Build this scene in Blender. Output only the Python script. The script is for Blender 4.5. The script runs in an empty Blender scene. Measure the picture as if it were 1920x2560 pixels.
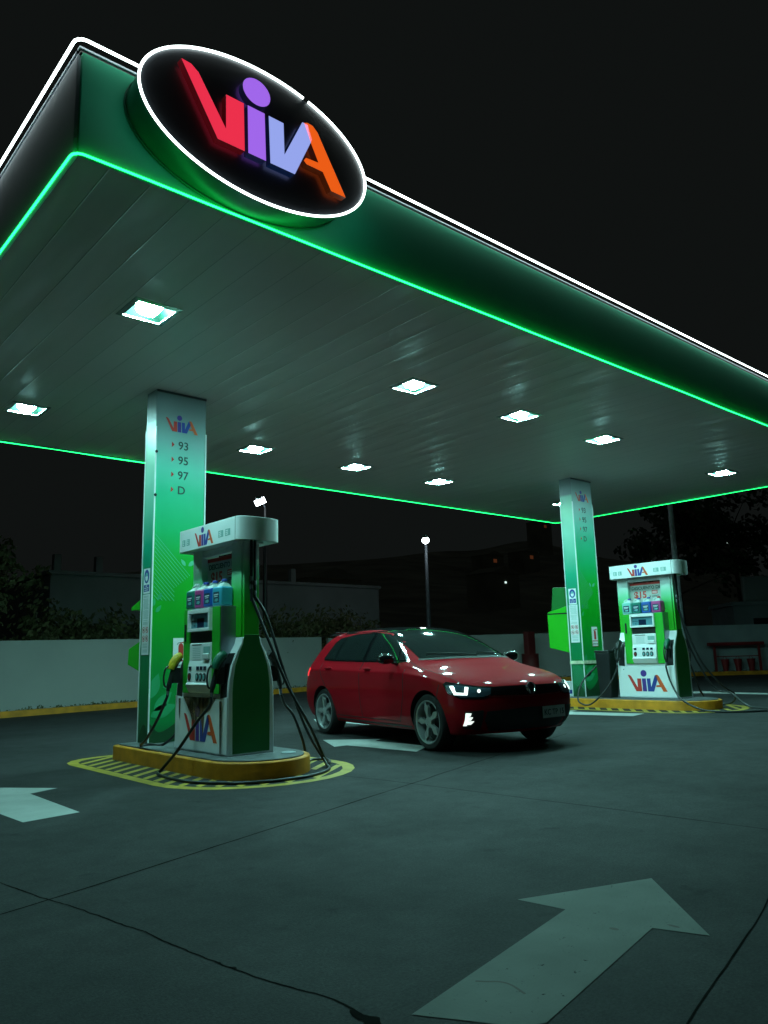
import bpy, bmesh, math, random
from mathutils import Vector, Matrix, noise
from mathutils.bvhtree import BVHTree
RAD = math.radians
rnd = random.Random(11)
sc = bpy.context.scene
COL = sc.collection

# ------------------------------------------------------------------ camera, world, exposure
cd = bpy.data.cameras.new('camera'); cam = bpy.data.objects.new('camera', cd); COL.objects.link(cam)
Rm = Matrix(((0.75323428, -0.099136, -0.65023855), (-0.65721337, -0.15344504, -0.73791951), (-0.02662149, 0.98317174, -0.18073357)))
cam.matrix_world = Matrix.Translation((0, 0, 1.10)) @ Rm.to_4x4()
cd.sensor_fit = 'VERTICAL'; cd.sensor_height = 36; cd.lens = 27.266; cd.clip_start = 0.05; cd.clip_end = 1500
sc.camera = cam
w = bpy.data.worlds.new('World'); sc.world = w; w.use_nodes = True
nt = w.node_tree; nt.nodes.clear()
wo = nt.nodes.new('ShaderNodeOutputWorld'); bg = nt.nodes.new('ShaderNodeBackground')
bg.inputs['Color'].default_value = (0.78, 0.95, 0.90, 1); bg.inputs['Strength'].default_value = 0.0062
nt.links.new(bg.outputs[0], wo.inputs[0])
sc.view_settings.view_transform = 'Standard'; sc.view_settings.look = 'None'
sc.view_settings.exposure = 0; sc.view_settings.gamma = 1
sc.cycles.use_denoising = True
sc.cycles.sample_clamp_indirect = 6
sc.cycles.max_bounces = 8

# ------------------------------------------------------------------ helpers
def gz(x):
    "height of the forecourt: level near the camera, a gentle drainage fall away from the far island"
    return 0.0 if x < 5 else min((x - 5) * 0.0085, 0.085)

def mat(name, col, rough=.5, metal=0., emit=None, es=0., var=.12, vs=6., bump=0., bs=40., coat=0., spec=.5):
    m = bpy.data.materials.new(name); m.use_nodes = True
    n = m.node_tree; p = n.nodes['Principled BSDF']; L = n.links.new
    p.inputs['Roughness'].default_value = rough; p.inputs['Metallic'].default_value = metal
    p.inputs['Coat Weight'].default_value = coat; p.inputs['Coat Roughness'].default_value = .04
    p.inputs['Specular IOR Level'].default_value = spec
    tc = n.nodes.new('ShaderNodeTexCoord'); nz = n.nodes.new('ShaderNodeTexNoise')
    nz.inputs['Scale'].default_value = vs; nz.inputs['Detail'].default_value = 5
    L(tc.outputs['Object'], nz.inputs['Vector'])
    mr = n.nodes.new('ShaderNodeMapRange')
    mr.inputs[1].default_value = .25; mr.inputs[2].default_value = .75
    mr.inputs[3].default_value = 1 - var; mr.inputs[4].default_value = 1 + var
    L(nz.outputs['Fac'], mr.inputs[0])
    mx = n.nodes.new('ShaderNodeVectorMath'); mx.operation = 'SCALE'
    mx.inputs[0].default_value = col[:3]
    L(mr.outputs[0], mx.inputs['Scale']); L(mx.outputs[0], p.inputs['Base Color'])
    if bump:
        b = n.nodes.new('ShaderNodeBump'); b.inputs['Strength'].default_value = bump; b.inputs['Distance'].default_value = .01
        n2 = n.nodes.new('ShaderNodeTexNoise'); n2.inputs['Scale'].default_value = bs; n2.inputs['Detail'].default_value = 4
        L(tc.outputs['Object'], n2.inputs['Vector']); L(n2.outputs['Fac'], b.inputs['Height']); L(b.outputs[0], p.inputs['Normal'])
    if emit:
        p.inputs['Emission Color'].default_value = (*emit, 1); p.inputs['Emission Strength'].default_value = es
    m['scale_node'] = mx.name
    return m

def gradmat(name, stops, z0, z1, rough=.4, var=.06):
    "a colour gradient running up the height of the part"
    m = mat(name, (1, 1, 1), rough, var=var, vs=2.5); n = m.node_tree; L = n.links.new
    tc = [x for x in n.nodes if x.type == 'TEX_COORD'][0]
    sx = n.nodes.new('ShaderNodeSeparateXYZ'); L(tc.outputs['Object'], sx.inputs[0])
    nz = [x for x in n.nodes if x.type == 'TEX_NOISE'][0]
    mr = n.nodes.new('ShaderNodeMapRange'); mr.inputs[1].default_value = z0; mr.inputs[2].default_value = z1
    L(sx.outputs['Z'], mr.inputs[0])
    rp = n.nodes.new('ShaderNodeValToRGB'); e = rp.color_ramp.elements
    while len(e) > 1: e.remove(e[-1])
    for i, (z, c) in enumerate(stops):
        k = e[0] if i == 0 else e.new((z - z0) / (z1 - z0))
        k.position = (z - z0) / (z1 - z0); k.color = (*c, 1)
    L(mr.outputs[0], rp.inputs[0]); L(rp.outputs[0], n.nodes[m['scale_node']].inputs[0])
    return m

def spline(pts, n=8):
    P = [Vector(p) for p in pts]; P = [P[0] * 2 - P[1]] + P + [P[-1] * 2 - P[-2]]; o = []
    for i in range(1, len(P) - 2):
        a, b, c, d = P[i - 1:i + 3]
        for k in range(n):
            t = k / n
            o.append(.5 * ((2 * b) + (c - a) * t + (2 * a - 5 * b + 4 * c - d) * t * t + (3 * b - a - 3 * c + d) * t ** 3))
    o.append(P[-2]); return o

def frame(o, right, up):
    r = Vector(right).normalized(); u = Vector(up).normalized(); k = r.cross(u)
    return Matrix(((r.x, u.x, k.x, o[0]), (r.y, u.y, k.y, o[1]), (r.z, u.z, k.z, o[2]), (0, 0, 0, 1)))

TXT = {}
def text_data(s, size, bold, align, ext):
    key = (s, size, bold, align, ext)
    if key not in TXT:
        c = bpy.data.curves.new('t', 'FONT'); c.body = s; c.size = size; c.offset = bold; c.extrude = ext
        c.align_x = align; c.resolution_u = 3
        o = bpy.data.objects.new('t', c); COL.objects.link(o)
        dg = bpy.context.evaluated_depsgraph_get(); dg.update()
        me = o.evaluated_get(dg).to_mesh()
        TXT[key] = ([v.co.copy() for v in me.vertices], [tuple(p.vertices) for p in me.polygons])
        bpy.data.objects.remove(o)
    return TXT[key]

LOGO = {0: [(0, 211), (30, 209), (52, 192), (137, 48), (136, 165), (193, 165), (197, 0), (112, 0)],
        1: [(205, 166), (262, 166), (267, 0), (208, 0)],
        2: [(275, 166), (327, 166), (330, 50), (393, 200), (412, 208), (434, 158), (366, 0), (281, 0)],
        3: [(399, 206), (412, 213), (432, 212), (450, 196), (556, 0), (499, 0), (468, 57), (408, 57), (398, 66), (406, 80), (452, 84), (421, 152)]}
LOGO[2] = [(275, 166), (327, 166), (330, 55), (394, 206), (414, 206), (430, 158), (366, 0), (281, 0)]

class MB:
    def __init__(s): s.v = []; s.f = []; s.m = []
    def add(s, vs, fs, mi=0, M=None):
        b = len(s.v)
        s.v += [(M @ Vector(v)) if M else Vector(v) for v in vs]
        s.f += [tuple(b + i for i in f) for f in fs]; s.m += [mi] * len(fs); return s
    def box(s, x0, x1, y0, y1, z0, z1, mi=0, M=None):
        return s.add([(x0, y0, z0), (x1, y0, z0), (x1, y1, z0), (x0, y1, z0), (x0, y0, z1), (x1, y0, z1), (x1, y1, z1), (x0, y1, z1)],
                     [(0, 3, 2, 1), (4, 5, 6, 7), (0, 1, 5, 4), (1, 2, 6, 5), (2, 3, 7, 6), (3, 0, 4, 7)], mi, M)
    def prism(s, poly, ax, a, b, mi=0, M=None, side=None):
        f = {'x': lambda p, t: (t, p[0], p[1]), 'y': lambda p, t: (p[0], t, p[1]), 'z': lambda p, t: (p[0], p[1], t)}[ax]
        n = len(poly)
        vs = [f(p, a) for p in poly] + [f(p, b) for p in poly]
        s.add(vs, [tuple(range(n))[::-1], tuple(range(n, 2 * n))], mi, M)
        b0 = len(s.v) - 2 * n; k = mi if side is None else side
        for i in range(n):
            j = (i + 1) % n; s.f.append((b0 + i, b0 + j, b0 + n + j, b0 + n + i)); s.m.append(k)
        return s
    def tube(s, path, r, n=8, mi=0, closed=False, M=None):
        P = [Vector(p) for p in path]; N = len(P); rr = r if isinstance(r, (list, tuple)) else [r] * N
        up = None; vs = []
        for i in range(N):
            if closed: t = P[(i + 1) % N] - P[i - 1]
            else: t = P[min(i + 1, N - 1)] - P[max(i - 1, 0)]
            t.normalize()
            if up is None: up = t.orthogonal().normalized()
            up = (up - t * up.dot(t)).normalized(); q = t.cross(up)
            vs += [P[i] + (up * math.cos(2 * math.pi * k / n) + q * math.sin(2 * math.pi * k / n)) * rr[i] for k in range(n)]
        fs = []
        for i in range(N if closed else N - 1):
            a = i * n; b = ((i + 1) % N) * n
            fs += [(a + k, a + (k + 1) % n, b + (k + 1) % n, b + k) for k in range(n)]
        if not closed: fs += [tuple(range(n))[::-1], tuple(range((N - 1) * n, N * n))]
        return s.add(vs, fs, mi, M)
    def lathe(s, prof, n=24, mi=0, M=None, caps=True):
        "profile (r, h) spun about local z"
        vs = []; fs = []
        for r, h in prof: vs += [(r * math.cos(2 * math.pi * k / n), r * math.sin(2 * math.pi * k / n), h) for k in range(n)]
        for i in range(len(prof) - 1):
            fs += [(i * n + k, i * n + (k + 1) % n, (i + 1) * n + (k + 1) % n, (i + 1) * n + k) for k in range(n)]
        if caps and prof[0][0] > 1e-5: fs.append(tuple(range(n))[::-1])
        if caps and prof[-1][0] > 1e-5: fs.append(tuple(range((len(prof) - 1) * n, len(prof) * n)))
        return s.add(vs, fs, mi, M)
    def text(s, t, size, M, mi=0, bold=0., align='CENTER', ext=.0012):
        v, f = text_data(t, size, bold, align, ext); return s.add(v, f, mi, M)
    def logo(s, M, width, mis=(0, 1, 2, 3), h=.0015, ky=1., sides=None):
        k = width / 556
        for i, poly in LOGO.items():
            s.prism([((x - 278) * k, y * k * ky) for x, y in poly], 'z', 0, h, mis[i], M, None if sides is None else sides[i])
        c = [((222 + 43 * math.cos(a * math.pi / 14) - 278 + 13) * k, (231 + 43 * math.sin(a * math.pi / 14)) * k * ky) for a in range(28)]
        s.prism(c, 'z', 0, h, mis[1], M, None if sides is None else sides[1])
        return s
    def build(s, name, mats, parent=None, smooth=None, bevel=0, seg=2, merge=False):
        me = bpy.data.meshes.new(name); me.from_pydata([tuple(v) for v in s.v], [], s.f)
        for m in (mats if isinstance(mats, (list, tuple)) else [mats]): me.materials.append(m)
        for p, mi in zip(me.polygons, s.m): p.material_index = mi
        bm = bmesh.new(); bm.from_mesh(me)
        if merge: bmesh.ops.remove_doubles(bm, verts=bm.verts, dist=1e-4)
        bmesh.ops.recalc_face_normals(bm, faces=bm.faces); bm.to_mesh(me); bm.free()
        if smooth is not None:
            for p in me.polygons: p.use_smooth = True
            me.set_sharp_from_angle(angle=RAD(smooth))
        o = bpy.data.objects.new(name, me); COL.objects.link(o)
        if parent: o.parent = parent
        if bevel:
            b = o.modifiers.new('bevel', 'BEVEL'); b.width = bevel; b.segments = seg; b.limit_method = 'ANGLE'; b.angle_limit = RAD(40)
        return o

def tag(o, label=None, cat=None, group=None, kind=None):
    if label: o['label'] = label
    if cat: o['category'] = cat
    if group: o['group'] = group
    if kind: o['kind'] = kind
    return o
def thing(name, label, cat, loc=(0, 0, 0), rz=0., group=None):
    o = bpy.data.objects.new(name, None); o.empty_display_size = .2; COL.objects.link(o)
    o.location = loc; o.rotation_euler = (0, 0, rz); return tag(o, label, cat, group)
def dup(root, loc, label, rz=None):
    r = root.copy(); COL.objects.link(r); r.location = loc; r['label'] = label
    if rz is not None: r.rotation_euler = (0, 0, rz)
    for ch in list(root.children):
        c = ch.copy(); COL.objects.link(c); c.parent = r
        for g in list(ch.children):
            d = g.copy(); COL.objects.link(d); d.parent = c
    return r
def struct(o, label=None): 
    o['kind'] = 'structure'
    if label: o['label'] = label
    return o

# ------------------------------------------------------------------ materials
M_ = {}
M_['white'] = mat('white_enamel', (.78, .80, .82), .32, var=.05, vs=5, bump=.05, bs=8)
M_['white_dirty'] = mat('worn_white_panel', (.72, .74, .76), .35, var=.14, vs=4)
M_['green'] = mat('green_panel', (.02, .42, .03), .38, var=.10, vs=3)
M_['green_dark'] = mat('dark_green_panel', (.008, .14, .025), .4, var=.15, vs=3)
M_['black'] = mat('black_plastic', (.012, .013, .014), .4, var=.3)
M_['rubber'] = mat('black_rubber', (.016, .017, .018), .42, var=.3, vs=20)
M_['steel'] = mat('brushed_steel', (.32, .36, .40), .38, .8, var=.12, vs=8)
M_['chrome'] = mat('chrome', (.75, .78, .8), .12, 1., var=.05)
M_['red'] = mat('red_print', (.55, .035, .025), .5, var=.08)
M_['blue'] = mat('blue_print', (.02, .05, .30), .5, var=.08)
M_['violet'] = mat('violet_print', (.07, .03, .26), .5, var=.08)
M_['orange'] = mat('orange_print', (.70, .10, .02), .5, var=.08)
M_['ink'] = mat('dark_print', (.02, .06, .05), .5, var=.1)
M_['greyprint'] = mat('grey_print', (.22, .40, .38), .6, var=.1)
M_['teal_print'] = mat('teal_label_print', (.15, .40, .42), .5, var=.15, vs=30)
M_['yellow'] = mat('yellow_kerb_paint', (.62, .24, .010), .6, var=.28, vs=5, bump=.3, bs=25)
M_['yellow_line'] = mat('yellow_road_paint', (.40, .27, .02), .6, var=.3, vs=7)
M_['roadwhite'] = mat('white_road_paint', (.40, .41, .40), .7, var=.13, vs=3.5, bump=.3, bs=60, spec=.15)
M_['roaddim'] = mat('dimmed_white_road_paint', (.185, .20, .185), .75, var=.16, vs=3.5, bump=.3, bs=60, spec=.12)  # road paint copy darkened to paint in weaker light on the foreground arrow
for k_ in ('roadwhite', 'roaddim'):       # paint chipped through to the asphalt in small flecks
    n = M_[k_].node_tree; a = n.nodes.new('ShaderNodeTexNoise'); a.inputs['Scale'].default_value = 26; a.inputs['Detail'].default_value = 8; a.inputs['Roughness'].default_value = .72
    tc_ = [x for x in n.nodes if x.type == 'TEX_COORD'][0]; n.links.new(tc_.outputs['Object'], a.inputs['Vector'])
    r_ = n.nodes.new('ShaderNodeMapRange'); r_.inputs[1].default_value = .315; r_.inputs[2].default_value = .37; r_.inputs[3].default_value = .15; n.links.new(a.outputs['Fac'], r_.inputs[0]); n.links.new(r_.outputs[0], n.nodes['Principled BSDF'].inputs['Alpha'])
M_['concrete'] = mat('island_concrete', (.10, .11, .115), .7, var=.25, vs=4, bump=.4, bs=30)
M_['redplastic'] = mat('red_painted_steel', (.22, .012, .014), .5, var=.2)
LG = [M_['red'], M_['violet'], M_['blue'], M_['orange']]

# ------------------------------------------------------------------ ground, markings
def ground_mat():
    m = bpy.data.materials.new('forecourt_asphalt'); m.use_nodes = True
    n = m.node_tree; p = n.nodes['Principled BSDF']; L = n.links.new
    tc = n.nodes.new('ShaderNodeTexCoord')
    def nz(s, d=6, r=.6):
        a = n.nodes.new('ShaderNodeTexNoise'); a.inputs['Scale'].default_value = s; a.inputs['Detail'].default_value = d; a.inputs['Roughness'].default_value = r
        L(tc.outputs['Object'], a.inputs['Vector']); return a.outputs['Fac']
    def mr(i, a, b, c, d):
        k = n.nodes.new('ShaderNodeMapRange')
        for q, v in zip((1, 2, 3, 4), (a, b, c, d)): k.inputs[q].default_value = v
        L(i, k.inputs[0]); return k.outputs[0]
    def mul(a, b):
        k = n.nodes.new('ShaderNodeMath'); k.operation = 'MULTIPLY'; L(a, k.inputs[0]); L(b, k.inputs[1]); return k.outputs[0]
    big = mr(nz(.45, 6), .3, .7, .70, 1.25)
    mid = mr(nz(4.5, 12, .82), .32, .68, .70, 1.28)
    fine = mr(nz(75, 4, .8), .3, .7, .55, 1.45)
    spots = mr(nz(3.3, 3), .66, .72, 1., .62)
    k = mul(mul(big, mid), mul(fine, spots))
    sc_ = n.nodes.new('ShaderNodeVectorMath'); sc_.operation = 'SCALE'; sc_.inputs[0].default_value = (.037, .036, .037)
    L(k, sc_.inputs['Scale']); L(sc_.outputs[0], p.inputs['Base Color'])
    L(mr(nz(1.4, 5), .3, .7, .70, .82), p.inputs['Roughness'])
    p.inputs['Specular IOR Level'].default_value = .13
    b = n.nodes.new('ShaderNodeBump'); b.inputs['Strength'].default_value = .55; b.inputs['Distance'].default_value = .006
    L(nz(110, 3, .8), b.inputs['Height']); L(b.outputs[0], p.inputs['Normal'])
    return m
M_['ground'] = ground_mat()
xs = [-60, 5, 15, 200]; ys = [-40, 220]
g = MB(); g.add([(x, y, gz(x)) for y in ys for x in xs], [(i, i + 1, i + 5, i + 4) for i in range(3)])
struct(g.build('ground', M_['ground']))

def sheet(polys, name, m, dz=.003, cell=1.0):
    b = MB()
    for poly in polys: b.add([(x, y, gz(x) + dz) for x, y in poly], [tuple(range(len(poly)))])
    o = b.build(name, m); struct(o); return o
M_['joint'] = mat('joint_filler', (.017, .017, .016), .95, var=.4, vs=9, spec=.0)
def crack(pts, wd, wob, fn=14):
    "ribbon of uneven width that follows a slightly wandering line"
    P = spline([(x, y, 0) for x, y in pts], fn); out = []
    L_ = []; R_ = []
    for i, p in enumerate(P):
        t = (P[min(i + 1, len(P) - 1)] - P[max(i - 1, 0)]).normalized(); nrm = Vector((-t.y, t.x, 0))
        q = noise.noise(p * 24) * wob * .42 + noise.noise(p * 2.3 + Vector((wob * 31, 0, 0))) * wob + noise.noise(p * 9) * wob * .35
        k = wd * (.75 + .8 * abs(noise.noise(p * 5 + Vector((9, 3, 0)))))
        L_.append(p + nrm * (q + k)); R_.append(p + nrm * (q - k))
    return [[(L_[i].x, L_[i].y), (L_[i + 1].x, L_[i + 1].y), (R_[i + 1].x, R_[i + 1].y), (R_[i].x, R_[i].y)] for i in range(len(P) - 1)]
# joints measured on the ground plane (metres)
J = []
J += crack([(.2, 3.72), (1.37, 4.04), (3.7, 4.79), (6.03, 5.54), (8.6, 6.3)], .007, .012)
J += crack([(1.20, 5.2), (1.29, 4.53), (1.38, 4.04), (1.48, 3.45), (1.56, 2.77), (1.62, 2.44), (1.67, 2.20), (1.655, 2.0), (1.68, 1.7), (1.7, 1.2)], .0042, .016, 24)
J += crack([(4.45, 6.7), (4.72, 5.46), (4.98, 2.22), (5.1, 0)], .005, .008)
J += crack([(1.9, 1.22), (2.32, 1.34), (3.64, 1.66), (5.6, 2.3)], .0045, .006)
sheet(J, 'pavement_joint', M_['joint'], .0012)
rag = []
for cx, cy, r in ((1.66, 2.02, .045), (1.575, 2.68, .013), (1.56, 2.76, .010)):
    rag.append([(cx + r * (1 + .5 * math.sin(3 * a + cx * 9)) * math.cos(a) * .6, cy + r * (1 + .5 * math.cos(2 * a + cy * 5)) * math.sin(a) * 1.5) for a in [k * math.pi / 9 for k in range(18)]])
sheet(rag, 'pavement_chip', M_['joint'], .0018)

def arrow(tip, ang, sw, sl, hw, hl):
    "road arrow pointing along ang"
    c, s = math.cos(ang), math.sin(ang)
    pts = [(0, 0), (-hl, hw), (-hl + .10, sw), (-hl - sl, sw), (-hl - sl, -sw), (-hl + .10, -sw), (-hl, -hw)]
    return [(tip[0] + x * c - y * s, tip[1] + x * s + y * c) for x, y in pts]
big = [(3.59, 2.19), (2.89, 2.445), (2.925, 2.21), (1.78, 1.955), (1.955, 1.67), (2.03, 1.63), (2.975, 1.83), (3.05, 1.63)]
a1 = [(2.06, 8.08), (1.50, 7.36), (1.80, 7.28), (1.86, 6.06), (2.28, 6.12), (2.29, 7.31), (2.56, 7.43)]
a2 = [(6.35, 8.55), (5.98, 7.82), (6.16, 7.80), (6.24, 6.64), (6.69, 6.90), (6.66, 7.85), (6.84, 7.95)]
a3 = [(11.20, 9.2), (10.6, 8.2), (10.87, 8.15), (11.10, 6.86), (11.57, 6.94), (11.36, 8.2), (11.62, 8.25)]
a4 = [(16.9, 9.4), (16.4, 8.7), (16.65, 8.6), (16.62, 7.05), (17.1, 7.1), (17.15, 8.6), (17.4, 8.7)]
a5 = [(8.2, 11.3), (7.8, 10.65), (8.0, 10.6), (8.02, 9.6), (8.42, 9.6), (8.42, 10.6), (8.62, 10.65)]
for P, l in ((big, 'big white arrow painted in the foreground of the forecourt'), (a1, 'white arrow painted beside the near pump island'), (a2, 'white arrow painted under the red car'),
          (a3, 'white arrow painted before the far pump island'), (a4, 'white arrow painted beyond the far pump island'), (a5, 'white arrow painted behind the red car')):
    o = sheet([P], 'road_arrow', M_['roaddim' if P is big else 'roadwhite'], .0022); o['label'] = l
sc_mark = crack([(2.10, 1.98), (2.16, 1.90), (2.14, 1.80)], .006, .01)
sheet(sc_mark + [[(2.86 + .014 * math.cos(a), 1.93 + .022 * math.sin(a)) for a in [k * .7 for k in range(9)]], [(3.05 + .010 * math.cos(a), 1.78 + .028 * math.sin(a)) for a in [k * .7 for k in range(9)]]], 'pavement_stain', mat('old_stain', (.12, .10, .09), .8, var=.3), .003)

# ------------------------------------------------------------------ pump islands with hatched surround
def capsule(x0, x1, y0, y1, rn, rf, n=14):
    "plan outline: rounded near end (y0), small corners at the far end"
    cx = (x0 + x1) / 2; hw = (x1 - x0) / 2; o = []
    for k in range(n + 1):
        a = math.pi + math.pi * k / n; o.append((cx + hw * math.cos(a) * (1 if abs(math.cos(a)) > .999 else 1), y0 + rn + rn * math.sin(a)))
    for (ccx, s) in ((x1 - rf, 0), (x0 + rf, 1)):
        for k in range(5):
            a = math.pi / 2 * (s + k / 4); o.append((ccx + rf * math.cos(a), y1 - rf + rf * math.sin(a)))
    return o
def island(dx, z, label):
    t = thing('pump_island', label, 'kerbed island', (dx, 0, z), 0, 'pump islands')
    P = capsule(3.72, 4.79, 6.30, 9.12, .55, .10)
    Pi = capsule(3.775, 4.735, 6.355, 9.065, .51, .08)
    MB().prism(P, 'z', -.05, .155).build('kerb', M_['yellow'], t, 50, .012)
    MB().prism(Pi, 'z', .10, .170).build('top_slab', M_['concrete'], t, 50, .006)
    return t
def hatch(dx, label):
    O = capsule(3.20, 5.26, 5.90, 9.45, .95, .5); I = capsule(3.31, 5.15, 6.01, 9.34, .87, .42)
    n = len(O); polys = [[O[i], O[(i + 1) % n], I[(i + 1) % n], I[i]] for i in range(n)]
    def inside(p, poly):
        c = False; j = len(poly) - 1
        for i in range(len(poly)):
            if (poly[i][1] > p[1]) != (poly[j][1] > p[1]) and p[0] < (poly[j][0] - poly[i][0]) * (p[1] - poly[i][1]) / (poly[j][1] - poly[i][1]) + poly[i][0]: c = not c
            j = i
        return c
    kerb = capsule(3.70, 4.80, 6.28, 9.25, .55, .10)
    strips = []
    for k in range(-40, 60):        # diagonal bars clipped, in short cells, to the ring between border and kerb
        o0 = 4.0 + k * .23
        run = None
        for q in range(0, 121):
            x = 3.2 + q * .0175; y = o0 + (x - 3.2) * .75
            ok = q < 120 and inside((x, y + .05), I) and inside((x, y - .02), I) and not inside((x, y + .02), kerb)
            if ok and run is None: run = (x, y)
            if not ok and run is not None:
                if x - run[0] > .05: strips.append([(run[0], run[1] - .045), (x, y - .045), (x, y + .045), (run[0], run[1] + .045)])
                run = None
    o = sheet([[(x + dx, y) for x, y in p] for p in polys + strips], 'hatched_marking', M_['yellow_line'], .0022); o['label'] = label
ISL = 8.56
island(0, 0, 'yellow kerbed pump island nearest the camera, carrying the pump with the yellow nozzle cover')
island(ISL, .058, 'yellow kerbed pump island beyond the red car, carrying a pump and black bin')
hatch(0, 'yellow hatching round the near pump island'); hatch(ISL, 'yellow hatching round the far pump island')
# small steel cover on the near island
tag(MB().lathe([(.075, 0), (.075, .006), (.06, .010), (0, .011)], 20, 0, Matrix.Translation((4.52, 6.66, .170))).build('manhole_cover', M_['steel'], smooth=40), 'small round steel cover on the rounded end of the near pump island', 'cover')

# ------------------------------------------------------------------ canopy
X0, X1, Y0, Y1, ZB, ZT = 1.57, 16.82, 4.76, 12.20, 4.415, 5.17
def soffit_mat():
    m = mat('soffit_metal_panel', (.66, .57, .57), .46, var=.05, vs=.5); n = m.node_tree; L = n.links.new; p = n.nodes['Principled BSDF']
    tc = [x for x in n.nodes if x.type == 'TEX_COORD'][0]
    sx = n.nodes.new('ShaderNodeSeparateXYZ'); L(tc.outputs['Object'], sx.inputs[0])
    def m_(op, a, b=None):
        k = n.nodes.new('ShaderNodeMath'); k.operation = op
        for i, q in enumerate((a, b)):
            if q is None: continue
            if isinstance(q, (int, float)): k.inputs[i].default_value = q
            else: L(q, k.inputs[i])
        return k.outputs[0]
    fr = m_('FRACT', m_('MULTIPLY', sx.outputs['X'], 1 / .30))
    d = m_('ABSOLUTE', m_('SUBTRACT', fr, .5))
    bow = m_('MULTIPLY', m_('MULTIPLY', d, d), 1.0)
    gro = n.nodes.new('ShaderNodeMapRange'); gro.inputs[1].default_value = .475; gro.inputs[2].default_value = .497; gro.inputs[3].default_value = 0; gro.inputs[4].default_value = .3
    L(d, gro.inputs[0])
    mp = n.nodes.new('ShaderNodeMapping'); mp.inputs['Scale'].default_value = (2.2, .55, 1); L(tc.outputs['Object'], mp.inputs[0])
    nz = n.nodes.new('ShaderNodeTexNoise'); nz.inputs['Scale'].default_value = 1.3; nz.inputs['Detail'].default_value = 1.5; L(mp.outputs[0], nz.inputs['Vector'])
    h = m_('ADD', m_('ADD', bow, gro.outputs[0]), m_('MULTIPLY', nz.outputs['Fac'], 4.5))
    gap = n.nodes.new('ShaderNodeMapRange'); gap.inputs[1].default_value = .480; gap.inputs[2].default_value = .492; gap.inputs[3].default_value = 1; gap.inputs[4].default_value = .68
    L(d, gap.inputs[0]); sn = n.nodes[m['scale_node']]; pl = sn.inputs['Scale'].links[0].from_socket; L(m_('MULTIPLY', pl, gap.outputs[0]), sn.inputs['Scale'])
    b = n.nodes.new('ShaderNodeBump'); b.inputs['Strength'].default_value = .6; b.inputs['Distance'].default_value = .010
    L(h, b.inputs['Height']); L(b.outputs[0], p.inputs['Normal'])
    return m
M_['soffit'] = soffit_mat()
M_['fascia'] = mat('green_fascia_panel', (.012, .55, .30), .6, var=.08, vs=1.2, bump=.12, bs=1.2)
M_['fascia_grey'] = mat('grey_fascia_panel', (.55, .64, .72), .6, var=.10, vs=1.2, bump=.12, bs=1.5)
M_['trim'] = mat('dark_trim', (.02, .022, .024), .4)
M_['neon_w'] = mat('white_neon', (.6, .6, .6), .4, emit=(.84, 1., .97), es=5, var=0)
M_['neon_g'] = mat('green_neon', (.1, .5, .3), .4, emit=(.012, 1., .15), es=6, var=0)
M_['roof'] = mat('roof_sheet', (.2, .21, .22), .6)
can = thing('fuel_canopy', 'long flat forecourt canopy edged with green and white light tubes', 'canopy')
lx = [2.97, 6.48, 8.56, 10.66, 14.74]; ly = [6.72, 10.44]; HO = .19
sof = MB(); gx = [X0 + .02] + sorted([x + d for x in lx for d in (-HO, HO)]) + [X1 - .02]; gy = [Y0 + .02] + sorted([y + d for y in ly for d in (-HO, HO)]) + [Y1 - .02]
for i in range(len(gx) - 1):
    for j in range(len(gy) - 1):
        if i % 2 and j % 2: continue
        sof.add([(gx[i], gy[j], ZB), (gx[i + 1], gy[j], ZB), (gx[i + 1], gy[j + 1], ZB), (gx[i], gy[j + 1], ZB)], [(0, 3, 2, 1)])
sof.build('soffit', M_['soffit'], can, merge=True)
MB().box(X0 + .05, X1 - .05, Y0 + .05, Y1 - .05, ZT - .09, ZT - .05).build('roof_deck', M_['roof'], can)
f = MB().box(X0, X1, Y0 - .02, Y0 + .015, ZB - .01, ZT).build('fascia_panel', M_['fascia'], can, bevel=.006)
f['label'] = 'green fascia panel under the oval sign'
f = MB().box(X0 - .02, X0 + .015, Y0 + .017, Y1, ZB - .01, ZT).build('fascia_panel', M_['fascia_grey'], can, bevel=.006)
f['label'] = 'grey end fascia panel'
MB().box(X0 + .02, X1, Y1, Y1 + .03, ZB - .01, ZT).build('fascia_panel', M_['fascia'], can, bevel=.006)
MB().box(X1 + .002, X1 + .03, Y0, Y1 - .003, ZB - .01, ZT).build('fascia_panel', M_['fascia'], can, bevel=.006)
# dark reveal, pale channel and white tube along the top; green tube along the bottom
def rect_path(x0, x1, y0, y1, z, r=.07, n=5):
    o = []
    for cx, cy, a0 in ((x0 + r, y0 + r, math.pi), (x1 - r, y0 + r, 1.5 * math.pi), (x1 - r, y1 - r, 0), (x0 + r, y1 - r, .5 * math.pi)):
        for k in range(n + 1):
            a = a0 + .5 * math.pi * k / n; o.append((cx + r * math.cos(a), cy + r * math.sin(a), z))
    return o
t = MB()
for (a, b, c, d_) in ((X0 - .01, X1 + .01, Y0 - .01, Y0 + .03), (X0 - .01, X1 + .01, Y1 - .01, Y1 + .02), (X0 - .01, X0 + .03, Y0 + .032, Y1 - .012), (X1 - .03, X1 + .01, Y0 + .032, Y1 - .012)):
    t.box(a, b, c, d_, ZT + .001, ZT + .022, 0); t.box(a - .012, b + .012, c - .012, d_ + .012, ZT + .0225, ZT + .036, 1)
t.build('cap_rail', [M_['trim'], M_['fascia_grey']], can)
MB().tube(rect_path(X0 - .055, X1 + .055, Y0 - .065, Y1 + .055, ZT + .060), .0105, 10, closed=True).build('white_light_tube', M_['neon_w'], can, 60)
gp = rect_path(X0 - .03, X1 + .03, Y0 - .035, Y1 + .035, ZB - .012)
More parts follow.
